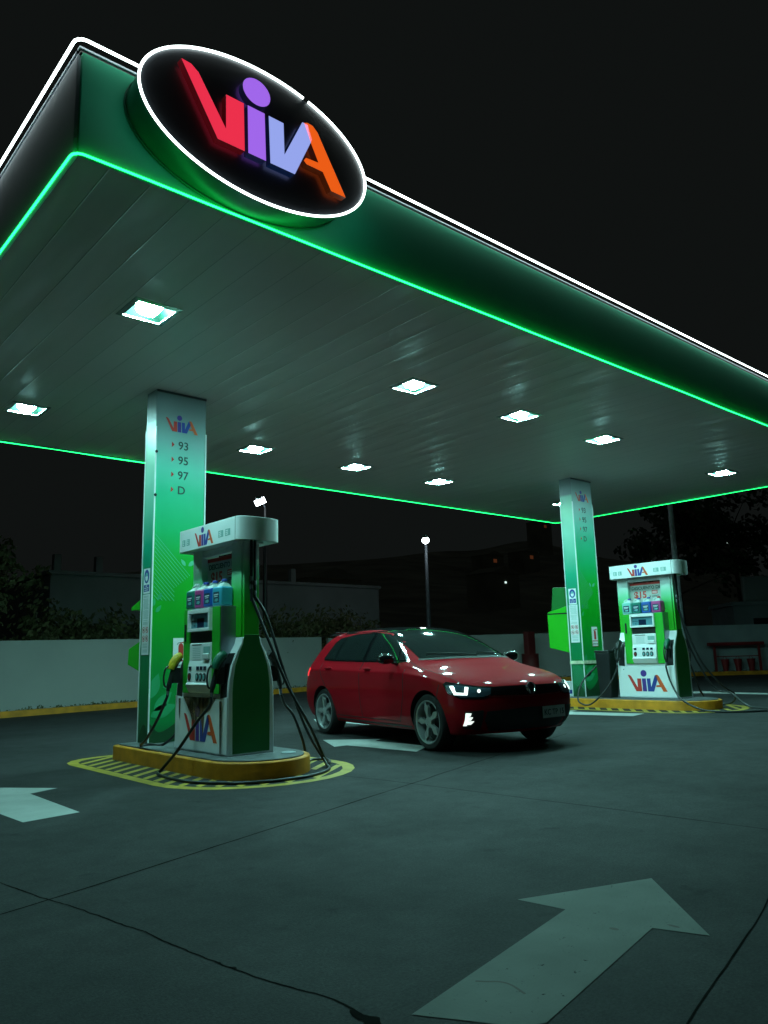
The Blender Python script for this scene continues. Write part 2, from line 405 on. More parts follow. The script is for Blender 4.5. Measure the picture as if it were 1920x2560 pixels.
def slump(p):   # mounted by hand: the tube wanders a few millimetres
    return (p[0], p[1], p[2] + .008 * noise.noise(Vector(p) * .9))
fine = []
for i in range(len(gp)):
    a = Vector(gp[i]); b = Vector(gp[(i + 1) % len(gp)]); k = max(1, int((b - a).length / .45))
    fine += [slump(a.lerp(b, q / k)) for q in range(k)]
def seg(fn): return [p for p in fine if fn(p)]
MB().tube(fine, .0082, 8, closed=True).build('green_light_tube', M_['neon_g'], can, 60)
# recessed downlights
M_['lens'] = mat('lit_lamp_lens', (.8, .8, .8), .3, emit=(.42, 1., .95), es=620, var=0)
M_['lampframe'] = mat('lamp_frame', (.60, .64, .63), .22, .6, var=.05)
names = {(0, 0): 'lit square canopy light nearest the camera, by the sign corner', (0, 1): 'lit square canopy light at the near end of the back row',
         (1, 0): 'lit square canopy light, second of the front row', (2, 0): 'lit square canopy light, middle of the front row above the red car', (3, 0): 'lit square canopy light, fourth of the front row, before the far column',
         (4, 0): 'lit square canopy light at the far end of the front row', (1, 1): 'lit square canopy light, second of the back row beside the near column', (2, 1): 'lit square canopy light, middle of the back row',
         (3, 1): 'lit square canopy light, fourth of the back row', (4, 1): 'lit square canopy light half hidden behind the far column'}
cl0 = thing('canopy_light', names[(0, 0)], 'ceiling light', (lx[0], ly[0], ZB), 0, 'square canopy downlights')
fb = MB(); s = .235; h_ = .186
for a in range(4):
    M = Matrix.Rotation(a * math.pi / 2, 4, 'Z')
    fb.add([(-s, -s, -.006), (s, -s, -.006), (s, -s, .002), (-s, -s, .002), (-h_, -h_, -.016), (h_, -h_, -.016), (h_, -h_, .01), (-h_, -h_, .01)],
           [(0, 1, 5, 4), (0, 3, 2, 1), (4, 5, 6, 7), (0, 4, 7, 3), (1, 2, 6, 5)], 0, M)
fb.build('frame', M_['lampframe'], cl0)
rf = MB(); q_ = .15
vs = [(x * r_, y * r_, z) for r_, z in ((.184, .0), (q_, .12)) for x, y in ((-1, -1), (1, -1), (1, 1), (-1, 1))]
rf.add(vs, [(0, 1, 5, 4), (1, 2, 6, 5), (2, 3, 7, 6), (3, 0, 4, 7), (4, 5, 6, 7)])
rf.build('reflector', mat('lamp_reflector', (.0016, .006, .004), .5, .0, var=.2, vs=30, spec=.03), cl0)
lb = MB(); r1, r2 = .100, .070
q = [(x * r_, y * r_, z) for r_, z in ((r1, .110), (r1, .025), (r2, -.024)) for x, y in ((-1, -1), (1, -1), (1, 1), (-1, 1))]
lb.add(q, [(3, 2, 1, 0), (0, 1, 5, 4), (1, 2, 6, 5), (2, 3, 7, 6), (3, 0, 4, 7), (4, 5, 9, 8), (5, 6, 10, 9), (6, 7, 11, 10), (7, 4, 8, 11), (8, 9, 10, 11)])
lb.build('lens', M_['lens'], cl0, 50, bevel=.02, seg=3)
for j, y in enumerate(ly):
    for i, x in enumerate(lx):
        if (i, j) != (0, 0): dup(cl0, (x, y, ZB), names[(i, j)])

# ------------------------------------------------------------------ oval sign
sg = thing('oval_sign', 'oval black sign with glowing multicolour lettering and white light ring on the green fascia', 'sign', (2.82, 4.45, 4.935))
E_ = lambda a, b, y, n=72: [(a * math.cos(2 * math.pi * k / n), y, b * math.sin(2 * math.pi * k / n)) for k in range(n)]
A_, B_ = .975, .535
M_['signface'] = mat('black_acrylic', (.045, .050, .060), .4, var=.1)
M_['shell'] = mat('green_sign_shell', (.005, .15, .08), .35, var=.05)
sb = MB(); n = 72
o1 = E_(A_, B_, 0); o2 = E_(A_ - .03, B_ - .03, .29)
sb.add(o1 + o2, [(k, (k + 1) % n, n + (k + 1) % n, n + k) for k in range(n)] + [tuple(range(n, 2 * n))], 0)
sb.build('shell', M_['shell'], sg, 50)
MB().add(E_(A_ - .001, B_ - .001, -.001) + E_(A_ - .001, B_ - .001, .02), [tuple(range(n))] + [(k, (k + 1) % n, n + (k + 1) % n, n + k) for k in range(n)]).build('sign_face', M_['signface'], sg)
ring = [(.979 * math.cos(a), -.012, .539 * math.sin(a)) for a in [RAD(68) + 2 * math.pi * (k + .18) / 120 for k in range(120)]]
MB().tube(ring, .0098, 8).build('light_ring', M_['neon_w'], sg, 60)
rimp = E_(A_ - .02, B_ - .02, .275)
MB().tube(rimp, .007, 6, closed=True).build('back_rim', M_['shell'], sg, 60)
cols = [((1, .035, .085), (.9, .02, .05)), ((.42, .16, .98), (.10, .12, .5)), ((.36, .45, 1.), (.03, .10, .45)), ((1, .13, .01), (.8, .12, .02))]
lm = []; ls = []
for (c, d_), nm in zip(cols, ('red', 'violet', 'blue', 'orange')):
    lm.append(mat('lit_%s_letter' % nm, c, .4, emit=c, es=.84, var=0)); ls.append(mat('%s_letter_side' % nm, tuple(x * .22 for x in d_), .3, emit=d_, es=.03, var=0))
FM = frame((0, -.02, 0), (1, 0, 0), (0, 0, 1))
k = 1.43 / 556; ox, oz = (2.815 - 2.815), 4.685 - 4.94
for i, poly in LOGO.items():
    b = MB(); Mx = FM @ Matrix.Translation((0, oz, 0))
    b.prism([((x - 278) * k, y * k * .90) for x, y in poly], 'z', .0, .062, 0, Mx, 1)
    if i == 1: b.prism([((235 - 278 + 46 * math.cos(a * math.pi / 16)) * k, (228 + 46 * math.sin(a * math.pi / 16)) * k * .90) for a in range(32)], 'z', .0, .062, 0, Mx, 1)
    b.build('letter', [lm[i], ls[i]], sg, bevel=.003)
    
# ------------------------------------------------------------------ columns
M_['colgrad'] = gradmat('column_print_top_shade', [(0, (.005, .10, .03)), (.25, (.0, .22, .05)), (.8, (.0, .26, .04)), (1.5, (.0, .33, .012)), (2.1, (.0, .38, .02)), (2.5, (.0, .42, .14)), (2.95, (.02, .47, .25)), (3.25, (.12, .56, .42)), (3.6, (.22, .42, .40)), (3.95, (.20, .24, .25)), (4.3, (.16, .18, .20))], 0, 4.3)  # green print below; grey top is shade under the ceiling put into colour
M_['colside'] = gradmat('column_side_print_top_shade', [(0, (.01, .09, .04)), (.7, (.0, .20, .06)), (1.4, (.0, .18, .08)), (2.3, (.0, .32, .18)), (3.1, (.25, .60, .46)), (3.55, (.28, .62, .42)), (3.82, (.2, .40, .30)), (3.86, (.13, .15, .16)), (4.3, (.11, .13, .14))], 0, 4.3)  # dark step near the top paints in the shade above the lamps' cut-off
M_['mint'] = mat('mint_print', (.10, .50, .30), .5, var=.1)
M_['mint2'] = mat('pale_green_print', (.02, .34, .13), .5, var=.12)
M_['hill'] = mat('deep_green_print', (.004, .055, .015), .5, var=.15)
def leaf(b, M, x, z, l, ang, mi):
    c, s = math.cos(ang), math.sin(ang); P = []
    for k in range(13):
        t = k / 12; P.append((l * t, l * .22 * math.sin(math.pi * t ** .85)))
    for k in range(11, 0, -1):
        t = k / 12; P.append((l * t, -l * .22 * math.sin(math.pi * t ** .85)))
    b.prism([(x + p * c - q * s, z + p * s + q * c) for p, q in P], 'z', 0, .0014, mi, M)
def column(dx, z, label, ext, tape):
    t = thing('canopy_column', label, 'column', (3.985 + dx, 8.70, z), 0, 'canopy columns')
    H = 4.415 - z - .003; W, D = .665, .28
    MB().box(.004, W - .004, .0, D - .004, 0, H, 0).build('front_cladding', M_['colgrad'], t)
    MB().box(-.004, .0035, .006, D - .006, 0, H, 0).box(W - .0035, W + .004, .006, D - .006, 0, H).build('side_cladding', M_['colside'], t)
    c = MB()
    for x in (-.010, W - .006):
        for y in (-.010, D - .006): c.box(x, x + .016, y, y + .016, 0, H - .48, 0)
    c.build('corner_trim', M_['white'], t, bevel=.002)
    MB().box(-.006, W + .006, -.008, -.0005, H - .03, H - .005, 0).build('top_joint', M_['trim'], t)
    F = frame((0, -.002, 0), (1, 0, 0), (0, 0, 1)); S = frame((-.0055, D, 0), (0, -1, 0), (0, 0, 1))
    b = MB(); b.logo(F @ Matrix.Translation((.335, 3.735, 0)), .44, (1, 2, 3, 4))
    for k, s_ in enumerate(('93', '95', '97', 'D')):
        zz = 3.515 - .19 * k
        b.text(s_, .145, F @ Matrix.Translation((.29, zz, 0)), 0, .0016, 'LEFT')
        b.prism([(.205, zz + .015), (.205, zz + .085), (.24, zz + .05)], 'z', 0, .0013, 1, F)
    b.build('lettering', [M_['ink'], M_['red'], M_['violet'], M_['blue'], M_['orange']], t)
    b = MB()
    for k in range(16):          # printed diagonal lines
        x0 = .02; z0 = 2.42 - .052 * k; x1 = .02 + .26 if k > 6 else .02 + .46 - .028 * k; 
        if k > 10: x1 = .28 - .05 * (k - 10)
        z1 = z0 - (x1 - x0) * 1.05
        b.add([(x0, z0, .001), (x1, z1, .001), (x1, z1 + .009, .001), (x0, z0 + .009, .001)], [(0, 1, 2, 3)], 0, F)
    leaf(b, F, .42, 2.06, .10, 2.2, 0); leaf(b, F, .46, 2.06, .12, .7, 0); leaf(b, F, .07, 1.64, .10, 1.0, 1); leaf(b, F, .05, 1.49, .11, .9, 1); leaf(b, F, .012, 1.56, .10, 1.35, 1)
    leaf(b, F, .012, .50, .30, 1.25, 1); leaf(b, F, .06, .36, .30, .75, 1); leaf(b, F, .02, .30, .34, .35, 1); leaf(b, F, .16, .62, .14, .3, 1); leaf(b, F, .35, .7, .2, .9, 1)
    def blob(pts, mi, Mx): b.prism([(p.x, p.y) for p in spline([(x, y, 0) for x, y in pts], 6)] + [(pts[-1][0], 0.003), (pts[0][0], 0.003)], 'z', -.001, .0011, mi, Mx)
    blob([(.012, .22), (.12, .12), (.25, .16), (.38, .25), (.5, .38), (.652, .42)], 2, F)
    blob([(.012, .02), (.07, .12), (.14, .20), (.21, .19), (.268, .06)], 2, S)
    if tape:
        for k in range(14):
            x0 = .03; z0 = .68 - .045 * k
            if z0 < .25: break
            b.add([(x0, z0, .001), (.26, z0 - .22, .001), (.26, z0 - .214, .001), (x0, z0 + .006, .001)], [(0, 1, 2, 3)], 0, S)
    b.build('artwork', [M_['mint'], M_['mint2'], M_['hill']], t)
    # mask sign and notice on the narrow face
    b = MB(); b.prism([(.055, 1.72), (.225, 1.72), (.225, 2.02), (.055, 2.02)], 'z', 0, .003, 0, S)
    b.prism([(.14 + .066 * math.cos(a * .2618), 1.925 + .082 * math.sin(a * .2618)) for a in range(24)], 'z', .003, .004, 1, S)
    b.prism([(.14 + .038 * math.cos(a * .2618), 1.915 + .055 * math.sin(a * .2618)) for a in range(24)], 'z', .004, .005, 2, S)
    b.prism([(.105, 1.925), (.175, 1.925), (.168, 1.885), (.14, 1.868), (.112, 1.885)], 'z', .005, .006, 0, S)
    b.prism([(.07, 1.745), (.212, 1.745), (.212, 1.825), (.07, 1.825)], 'z', .003, .004, 1, S)
    b.text('USO', .022, S @ Matrix.Translation((.14, 1.803, .004)), 0); b.text('OBLIGATORIO', .017, S @ Matrix.Translation((.14, 1.78, .004)), 0); b.text('MASCARILLA', .017, S @ Matrix.Translation((.14, 1.757, .004)), 0)
    b.build('mask_sign', [M_['white'], M_['blue'], M_['teal_print']], t)
    b = MB(); b.prism([(.045, 1.0), (.235, 1.0), (.235, 1.712), (.045, 1.712)], 'z', 0, .0025, 0, S)
    zz = 1.69
    rr = random.Random(3)
    while zz > 1.345:
        x0 = .065 + .02 * rr.random(); x1 = .215 - .02 * rr.random()
        b.prism([(x0, zz), (x1, zz), (x1, zz - .004), (x0, zz - .004)], 'z', .0025, .0032, 1, S); zz -= .0115 if rr.random() > .15 else .022
    for cx in (.095, .185):
        for cz in (1.29, 1.19):
            Mc = S @ Matrix.Translation((cx, cz, .0035))
            b.add([(q * math.cos(a * .3142), q * math.sin(a * .3142), 0) for q in (.036, .029) for a in range(20)], [(a, (a + 1) % 20, 20 + (a + 1) % 20, 20 + a) for a in range(20)], 2, Mc)
            b.prism([(-.024, .019), (-.019, .024), (.024, -.019), (.019, -.024)], 'z', .001, .0016, 2, Mc)
            b.prism([(-.014, -.012), (.014, -.012), (.010, .012), (-.006, .014)], 'z', 0, .0008, 3, Mc)
    for zz in (1.13, 1.118, 1.10, 1.088, 1.06, 1.048, 1.036): b.prism([(.075, zz), (.205, zz), (.205, zz - .004), (.075, zz - .004)], 'z', .0025, .0032, 1, S)
    b.build('notice_sheet', [M_['white_dirty'], M_['greyprint'], M_['red'], M_['ink']], t)
    # fire extinguisher sign
    ex, ez = ext; b = MB(); w_ = .185
    b.prism([(ex, ez), (ex + w_, ez), (ex + w_, ez + .37), (ex, ez + .37)], 'z', 0, .003, 0, F)
    b.prism([(ex + .005, ez + .095), (ex + w_ - .005, ez + .095), (ex + w_ - .005, ez + .11), (ex + .005, ez + .11)], 'z', .003, .004, 1, F)
    for (a, c, d_, e_) in ((0, w_, 0, .006), (0, .006, 0, .11), (w_ - .006, w_, 0, .11)): b.prism([(ex + a, ez + d_), (ex + c, ez + d_), (ex + c, ez + e_), (ex + a, ez + e_)], 'z', .003, .0045, 1, F)
    cx = ex + .10; P = [(cx - .032, ez + .14), (cx - .028, ez + .13), (cx + .028, ez + .13), (cx + .032, ez + .14), (cx + .032, ez + .27), (cx + .025, ez + .295), (cx + .008, ez + .305), (cx + .008, ez + .32), (cx - .008, ez + .32), (cx - .008, ez + .305), (cx - .025, ez + .295), (cx - .032, ez + .27)]
    b.prism(P, 'z', .003, .004, 1, F)
    b.prism([(cx + .006, ez + .318), (cx + .062, ez + .335), (cx + .062, ez + .305), (cx + .006, ez + .312)], 'z', .003, .0042, 1, F)
    b.tube([F @ Vector(p) for p in ((cx - .006, ez + .318, .004), (cx - .035, ez + .312, .004), (cx - .05, ez + .292, .004))], .003, 5, 2)
    b.text('EXTINTOR', .037, F @ Matrix.Translation((ex + w_ / 2, ez + .032, .003)), 2, .0006)
    b.build('extinguisher_sign', [M_['white'], M_['red'], M_['ink']], t)
    if not tape:
        k_ = MB()
        for zz in (3.44, 2.90): k_.lathe([(.018, 0), (.018, .012), (.008, .02)], 12, 0, frame((.0, -.012, zz), (1, 0, 0), (0, 0, 1)))
        k_.build('fixing_clip', M_['black'], t)
    return t
column(0, .170, 'wide green and white column beside the near pump', (.28, .82), False)
column(ISL + .005, .228, 'wide green and white column beside the far pump, with tape round its base', (.33, .92), True)
tp = MB(); tz0, tz1 = .60, .66
ox, oy, oz = 3.985 + ISL + .005, 8.70, .228
for i in range(1):
    P = [(-.018, -.018), (.684, -.018), (.684, .296), (-.018, .296)]; Q = [(-.014, -.014), (.680, -.014), (.680, .292), (-.014, .292)]
    for k in range(4):
        a, b2 = P[k], P[(k + 1) % 4]; n_ = 8
        for j in range(n_):
            u0, u1 = j / n_, (j + 1) / n_
            f_ = lambda u: (a[0] + (b2[0] - a[0]) * u, a[1] + (b2[1] - a[1]) * u)
            h_ = lambda p: .008 * noise.noise(Vector((p[0] * 8, p[1] * 8, 3)))
            p0, p1 = f_(u0), f_(u1)
            tp.add([(ox + p0[0], oy + p0[1], oz + tz0 + h_(p0)), (ox + p1[0], oy + p1[1], oz + tz0 + h_(p1)), (ox + p1[0], oy + p1[1], oz + tz1 + h_(p1)), (ox + p0[0], oy + p0[1], oz + tz1 + h_(p0))], [(0, 1, 2, 3)])
tag(tp.build('barrier_tape', mat('pale_tape', (.55, .60, .42), .4, var=.35, vs=14)), 'pale packing tape wound round the base of the far column', 'tape')

# green service boxes behind each column
M_['boxgreen'] = mat('bright_green_steel', (.02, .42, .015), .38, var=.08, vs=3, bump=.1, bs=3)
def sbox(dx, z, label, far):
    t = thing('service_box', label, 'service box', (4.03 + dx, 8.985, z), 0, 'green service boxes')
    if far:
        MB().prism([(0, .98), (0, 1.89), (.50, 1.78), (.51, 1.74), (.50, 1.09)], 'x', 0, .5).build('housing', M_['boxgreen'], t, bevel=.008)
        MB().prism([(.02, 1.725), (.512, 1.735), (.512, 1.755), (.02, 1.755)], 'x', -.003, .003).build('slot', M_['black'], t)
        MB().prism([(.06, 1.885), (.42, 1.80), (.36, 2.26), (.07, 2.24)], 'x', .02, .48).build('lid', M_['green_dark'], t, bevel=.006)
    else:
        MB().prism([(0, .95), (0, 1.37), (.44, 1.25), (.46, 1.06)], 'x', 0, .5).build('housing', M_['boxgreen'], t, bevel=.008)
        MB().prism([(0, 1.71), (0, 1.88), (.40, 1.76), (.40, 1.72)], 'x', 0, .5).build('hood', M_['boxgreen'], t, bevel=.006)
        MB().box(.02, .48, .0, .02, 1.36, 1.72).build('back_plate', M_['green_dark'], t)
    return t
sbox(0, .0, 'green steel service box behind the near column, open under its hood', False)
sbox(ISL, .05, 'green steel service box behind the far column, dark lid raised', True)

# ------------------------------------------------------------------ fuel pumps
M_['neckgrad'] = gradmat('pump_neck_gradient', [(1.0, (.02, .36, .012)), (1.45, (.02, .40, .015)), (1.62, (.04, .48, .08)), (1.80, (.22, .62, .38)), (1.98, (.62, .76, .72)), (2.1, (.74, .78, .78))], 1.0, 2.1)
M_['poster'] = mat('grey_poster', (.42, .46, .44), .5, var=.06)
M_['lcd'] = mat('lcd_display', (.10, .26, .32), .12, var=.2)
M_['lcd_dark'] = mat('lcd_segments', (.008, .02, .05), .15)
M_['grime'] = None
def grime_mat():
    m = mat('rusty_run_off', (.16, .085, .04), .7, var=.3, vs=10); n = m.node_tree; p = n.nodes['Principled BSDF']
    tc = [x for x in n.nodes if x.type == 'TEX_COORD'][0]
    nz = n.nodes.new('ShaderNodeTexNoise'); nz.inputs['Scale'].default_value = 9; nz.inputs['Detail'].default_value = 5
    mp = n.nodes.new('ShaderNodeMapping'); mp.inputs['Scale'].default_value = (1, 1, .35); n.links.new(tc.outputs['Object'], mp.inputs[0]); n.links.new(mp.outputs[0], nz.inputs['Vector'])
    mr = n.nodes.new('ShaderNodeMapRange'); mr.inputs[1].default_value = .35; mr.inputs[2].default_value = .62; mr.inputs[3].default_value = .15; mr.inputs[4].default_value = .8
    n.links.new(nz.outputs['Fac'], mr.inputs[0]); n.links.new(mr.outputs[0], p.inputs['Alpha']); return m
M_['grime'] = grime_mat()
def nozzle(t, sx, sy, cover, label=None):
    "nozzle hanging in its holster: sx side (+1/-1), sy front (-1) or back (+1)"
    x = sx * .47; Y = lambda y: y * -sy
    N = thing  # (kept flat: the nozzle is a part mesh with two sub-parts)
    b = MB()
    x0_ = x
    P = [(x, Y(-.262), 1.00), (x, Y(-.300), .97), (x, Y(-.335), .90), (x, Y(-.365), .80), (x, Y(-.392), .70), (x, Y(-.398), .66)]
    b.tube(spline(P, 4), [.030] * 3 + [.033] * 6 + [.026] * 8 + [.019] * 4, 10)
    G = [(x, Y(-.350), .93), (x, Y(-.425), .90), (x, Y(-.450), .80), (x, Y(-.435), .715), (x, Y(-.395), .70)]
    b.tube(spline(G, 4), .010, 6)
    b.box(x - .02, x + .02, min(Y(-.35), Y(-.27)), max(Y(-.35), Y(-.27)), .74, .90)
    o = b.build('nozzle', M_['rubber'], t, 50)
    if label: o['label'] = label
    c = MB(); c.tube(spline([(x, Y(-.255), 1.03), (x, Y(-.30), 1.005), (x, Y(-.345), .945), (x, Y(-.368), .885)], 3), [.036, .040, .044, .046, .047, .046, .044, .042, .040, .036], 10)
    c.build('nozzle_cover', cover, o, 60)
    MB().tube([(x, Y(-.398), .665), (x, Y(-.402), .60)], [.017, .014], 8).build('swivel', M_['steel'], o, 50)
    for q in [o] : q.location = (0, 0, -.05)
    return o
def pump(loc, label, hoses, covers, near):
    t = thing('fuel_pump', label, 'fuel pump', loc, -math.pi / 2, 'fuel pumps')
    prof = [(-.262, 0), (-.262, .60), (-.252, .72), (-.225, .86), (-.165, 1.00), (-.12, 1.075), (-.105, 1.14), (.105, 1.14), (.12, 1.075), (.165, 1.00), (.225, .86), (.252, .72), (.262, .60), (.262, 0)]
    MB().prism(prof, 'x', -.55, .55).build('body', M_['white_dirty'] if near else M_['white'], t, 35, .010, 3)
    inn = [(y * .82, z if z < 1.1 else 1.165) for y, z in prof]; inn[0] = (-.21, .02); inn[-1] = (.21, .02)
    for s in (-1, 1): MB().prism(inn, 'x', s * .548, s * .554, 0).build('side_panel', M_['green_dark'], t, bevel=.002)
    # neck columns
    for s in (-1, 1):
        n_ = MB().box(min(s * .32, s * .515), max(s * .32, s * .515), -.105, .105, 1.141, 2.115).build('neck', M_['neckgrad'], t, bevel=.006)
        m = MB().box(min(s * .517, s * .545), max(s * .5155, s * .546), -.088, .088, 1.141, 2.112).build('mast_channel', M_['neckgrad'], t, bevel=.004)
        hh = MB(); zt = 2.13
        for yy in (-.012, .030):
            hh.tube([(s * .558, yy, 2.15), (s * .562, yy, 1.70), (s * .562, yy, 1.50)], .014, 8)
        hh.build('riser_hose', M_['rubber'], t, 50)
        cc = MB()
        for yy, z0 in ((-.012, 1.62), (-.012, 1.70), (.030, 1.66), (.030, 1.56)): cc.lathe([(.018, 0), (.020, .01), (.020, .045), (.018, .055)], 10, 0, Matrix.Translation((s * .556, yy, z0)))
        cc.build('hose_coupling', M_['steel'], t, 50)
    MB().box(-.319, .319, -.095, .095, 1.141, 1.40).build('neck_filler', M_['steel'], t)
    MB().box(-.319, .319, -.03, -.012, 1.44, 2.015).build('poster_board', M_['poster'], t)
    F = frame((0, -.031, 0), (1, 0, 0), (0, 0, 1)); b = MB()
    b.prism([(-.319, 1.975), (.319, 1.975), (.319, 2.015), (-.319, 2.015)], 'z', 0, .002, 1, F)
    b.text('DESCUENTO DE', .078, F @ Matrix.Translation((.0, 1.895, 0)), 0, .0020)
    b.text('$15', .165, F @ Matrix.Translation((-.12, 1.745, 0)), 1, .005)
    b.prism([(.11, 1.805), (.22, 1.805), (.22, 1.865), (.11, 1.865)], 'z', 0, .0016, 1, F)
    for q in (1.82, 1.84): b.prism([(.12, q), (.21, q), (.21, q + .008), (.12, q + .008)], 'z', .0016, .002, 2, F)
    b.text('X LITRO', .050, F @ Matrix.Translation((.15, 1.745, 0)), 0, .001)
    b.build('poster_lettering', [M_['ink'], M_['red'], M_['white']], t)
    MB().box(-.319, .319, -.09, -.035, 2.035, 2.10).build('cross_beam', M_['white'], t, bevel=.006)
    # header: a hollow oval band
    def stad(r, hx, cx=.04, n=12, ry=.25):
        o = []
        for k in range(n + 1):
            a = -math.pi / 2 + math.pi * k / n; o.append((cx + hx + r * math.cos(a) ** .8 if k < n else cx + hx, ry * math.sin(a)))
        for k in range(n + 1):
            a = math.pi / 2 + math.pi * k / n; o.append((cx - hx + r * math.cos(a), ry * math.sin(a)))
        return o
    O = stad(.085, .60); I = stad(.07, .60, ry=.235); n = len(O); b = MB()
    vs = [(x, y, z) for z in (2.105, 2.345) for x, y in O] + [(x, y, z) for z in (2.105, 2.345) for x, y in I]
    fs = []
    for k in range(n):
        j = (k + 1) % n
        fs += [(k, j, n + j, n + k), (2 * n + j, 2 * n + k, 3 * n + k, 3 * n + j), (j, k, 2 * n + k, 2 * n + j), (n + k, n + j, 3 * n + j, 3 * n + k)]
    b.add(vs, fs); b.build('header', M_['white'], t, 40, .003)
    MB().prism(stad(.068, .598, ry=.232), 'z', 2.30, 2.315).build('header_lid', M_['white'], t)
    MB().box(-.45, .45, -.2, .2, 2.118, 2.135).build('header_floor', M_['white'], t)
    b = MB(); HF = frame((0, -.2505, 0), (1, 0, 0), (0, 0, 1))
    for x in (.634,): MB().prism([(x, 2.107), (x + .006, 2.107), (x + .006, 2.343), (x, 2.343)], 'z', -.001, .0012, 0, HF).build('header_seam', M_['trim'], t)
    b.logo(HF @ Matrix.Translation((-.01, 2.125, 0)), .41)
    for x in (.30, .44, -.50, -.40):
        w_ = .10 if x > 0 else .07
        hb_ = MB().prism([(x, 2.165), (x + w_, 2.165), (x + w_, 2.235), (x, 2.235)], 'z', 0, .0008, 0, HF)
        for q in range(3): hb_.prism([(x + .012, 2.176 + q * .019), (x + w_ * .6, 2.176 + q * .019), (x + w_ * .6, 2.186 + q * .019), (x + .012, 2.186 + q * .019)], 'z', .0008, .0015, 1, HF)
        hb_.build('header_label', [M_['greyprint'], M_['white']], t)
    b.build('header_lettering', LG + [M_['trim'], M_['greyprint'], M_['white']], t)
    # central unit (modelled about its own origin, then set back into the body)
    before = set(c.name for c in t.children)
    b = MB(); b.box(-.39, .39, -.36, -.02, .585, 1.46); b.build('cabinet', M_['steel'], t, bevel=.006)
    for s, x0, x1 in ((0, -.386, -.232), (1, .232, .386)):
        MB().box(x0, x1, -.372, -.3605, .59, 1.455).build('cabinet_door', M_['green'], t, bevel=.003)
    MB().box(-.355, -.322, -.381, -.3725, 1.12, 1.30).build('door_lock', M_['black'], t, bevel=.003)
    MB().prism([(-.361, .59), (-.385, .60), (-.405, .64), (-.425, .68), (-.405, .70), (-.395, .86), (-.380, .92), (-.378, 1.09), (-.361, 1.105)], 'x', -.23, .23).build('keypad_panel', M_['white'], t, bevel=.004)
    MB().box(-.225, .225, -.364, -.3, 1.106, 1.215).build('recess', M_['black'], t)
    b = MB()
    for (x0, x1, z0, z1) in ((-.235, .235, 1.40, 1.445), (-.235, .235, 1.216, 1.25), (-.235, -.205, 1.2505, 1.3995), (.205, .235, 1.2505, 1.3995)): b.box(x0, x1, -.41, -.361, z0, z1)
    b.build('display_frame', M_['white'], t, bevel=.004)
    MB().box(-.2045, .2045, -.378, -.361, 1.2505, 1.3995).build('display', M_['lcd'], t)
    b = MB(); DF = frame((0, -.3785, 0), (1, 0, 0), (0, 0, 1))
    b.prism([(-.075, 1.255), (.07, 1.255), (.07, 1.35), (-.075, 1.35)], 'z', 0, .001, 0, DF)
    b.text('IMPORTE', .026, DF @ Matrix.Translation((-.14, 1.315, 0)), 0); b.text('$ L', .03, DF @ Matrix.Translation((-.13, 1.27, 0)), 0)
    b.build('display_print', [M_['lcd_dark']], t)
    b = MB()
    KF = frame((0, -.381, 0), (1, 0, 0), (0, 0, 1))
    b.prism([(-.17, 1.075), (.03, 1.075), (.03, 1.085), (-.17, 1.085)], 'z', -.002, .001, 0, KF)
    b.prism([(-.175, .93), (.035, .93), (.035, 1.07), (-.175, 1.07)], 'z', 0, .002, 1, KF)
    for q in range(6): b.prism([(-.155, .95 + q * .019), (.01, .95 + q * .019), (.01, .954 + q * .019), (-.155, .954 + q * .019)], 'z', .002, .003, 2, KF)
    b.prism([(.075, .985), (.21, .985), (.21, 1.06), (.075, 1.06)], 'z', 0, .002, 2, KF)
    b.build('card_slot_print', [M_['black'], M_['white'], M_['greyprint']], t)
    MB().prism([(-.380, .93), (-.402, .935), (-.405, .985), (-.380, .99)], 'x', .08, .21).build('receipt_tray', M_['white'], t, bevel=.004)
    for q, x in enumerate((-.175, -.01, .065, .14)):
        LF = frame((x, -.397, .0), (1, 0, 0), (0, .10, 1))
        MB().prism([(-.024, .825), (.024, .825), (.024, .862), (-.024, .862)], 'z', -.002, .006, 0, frame((x, -.397, 0), (1, 0, 0), (0, 0, 1))).build('small_button', M_['lcd_dark'], t)
        P = [(.030 * math.cos(a * .3927) * (1 if abs(math.sin(a * .3927)) < .9 else .9), .755 + .042 * math.sin(a * .3927)) for a in range(16)]
        o = MB().prism(P, 'z', -.002, .012, 0, frame((x, -.400, 0), (1, 0, 0), (0, 0, 1))).build('selector_button', M_['black'], t, bevel=.003)
        MB().prism([(u * .62, .755 + (v - .755) * .62) for u, v in P], 'z', .012, .0145, 0, frame((x, -.400, 0), (1, 0, 0), (0, 0, 1))).build('button_face', M_['redplastic'] if q == 0 else M_['teal_print'], o)
    for ch in [c for c in t.children if c.name not in before]: ch.location = (.03, .085, 0)
    # lower panel, logo, holsters
    MB().prism([(-.545, .02), (.545, .02), (.545, .56), (.3, .535), (0, .525), (-.3, .535), (-.545, .56)], 'y', -.272, -.2635).build('lower_panel', M_['white_dirty'] if near else M_['white'], t, bevel=.003)
    b = MB(); b.logo(frame((.01, -.2725, .115), (1, 0, 0), (0, 0, 1)), .74 if not near else .70); 
    b.lathe([(.008, 0), (.008, .003)], 10, 4, frame((-.43, -.2725, .49), (1, 0, 0), (0, 0, 1)))
    b.build('panel_logo', LG + [M_['black']], t)
    for s in (-1, 1):
        for sy in (-1, 1):
            P = [(-.268, .46), (-.268, .62), (-.256, .74), (-.226, .88), (-.18, .985), (-.15, .985), (-.15, .46)]
            if sy > 0: P = [(-y, z) for y, z in P]
            MB().prism(P, 'x', min(s * .405, s * .525), max(s * .405, s * .525)).build('holster', M_['black'], t, bevel=.004)
    nozzle(t, -1, -1, covers[0]); nozzle(t, 1, -1, covers[1]); nozzle(t, 1, 1, covers[2])
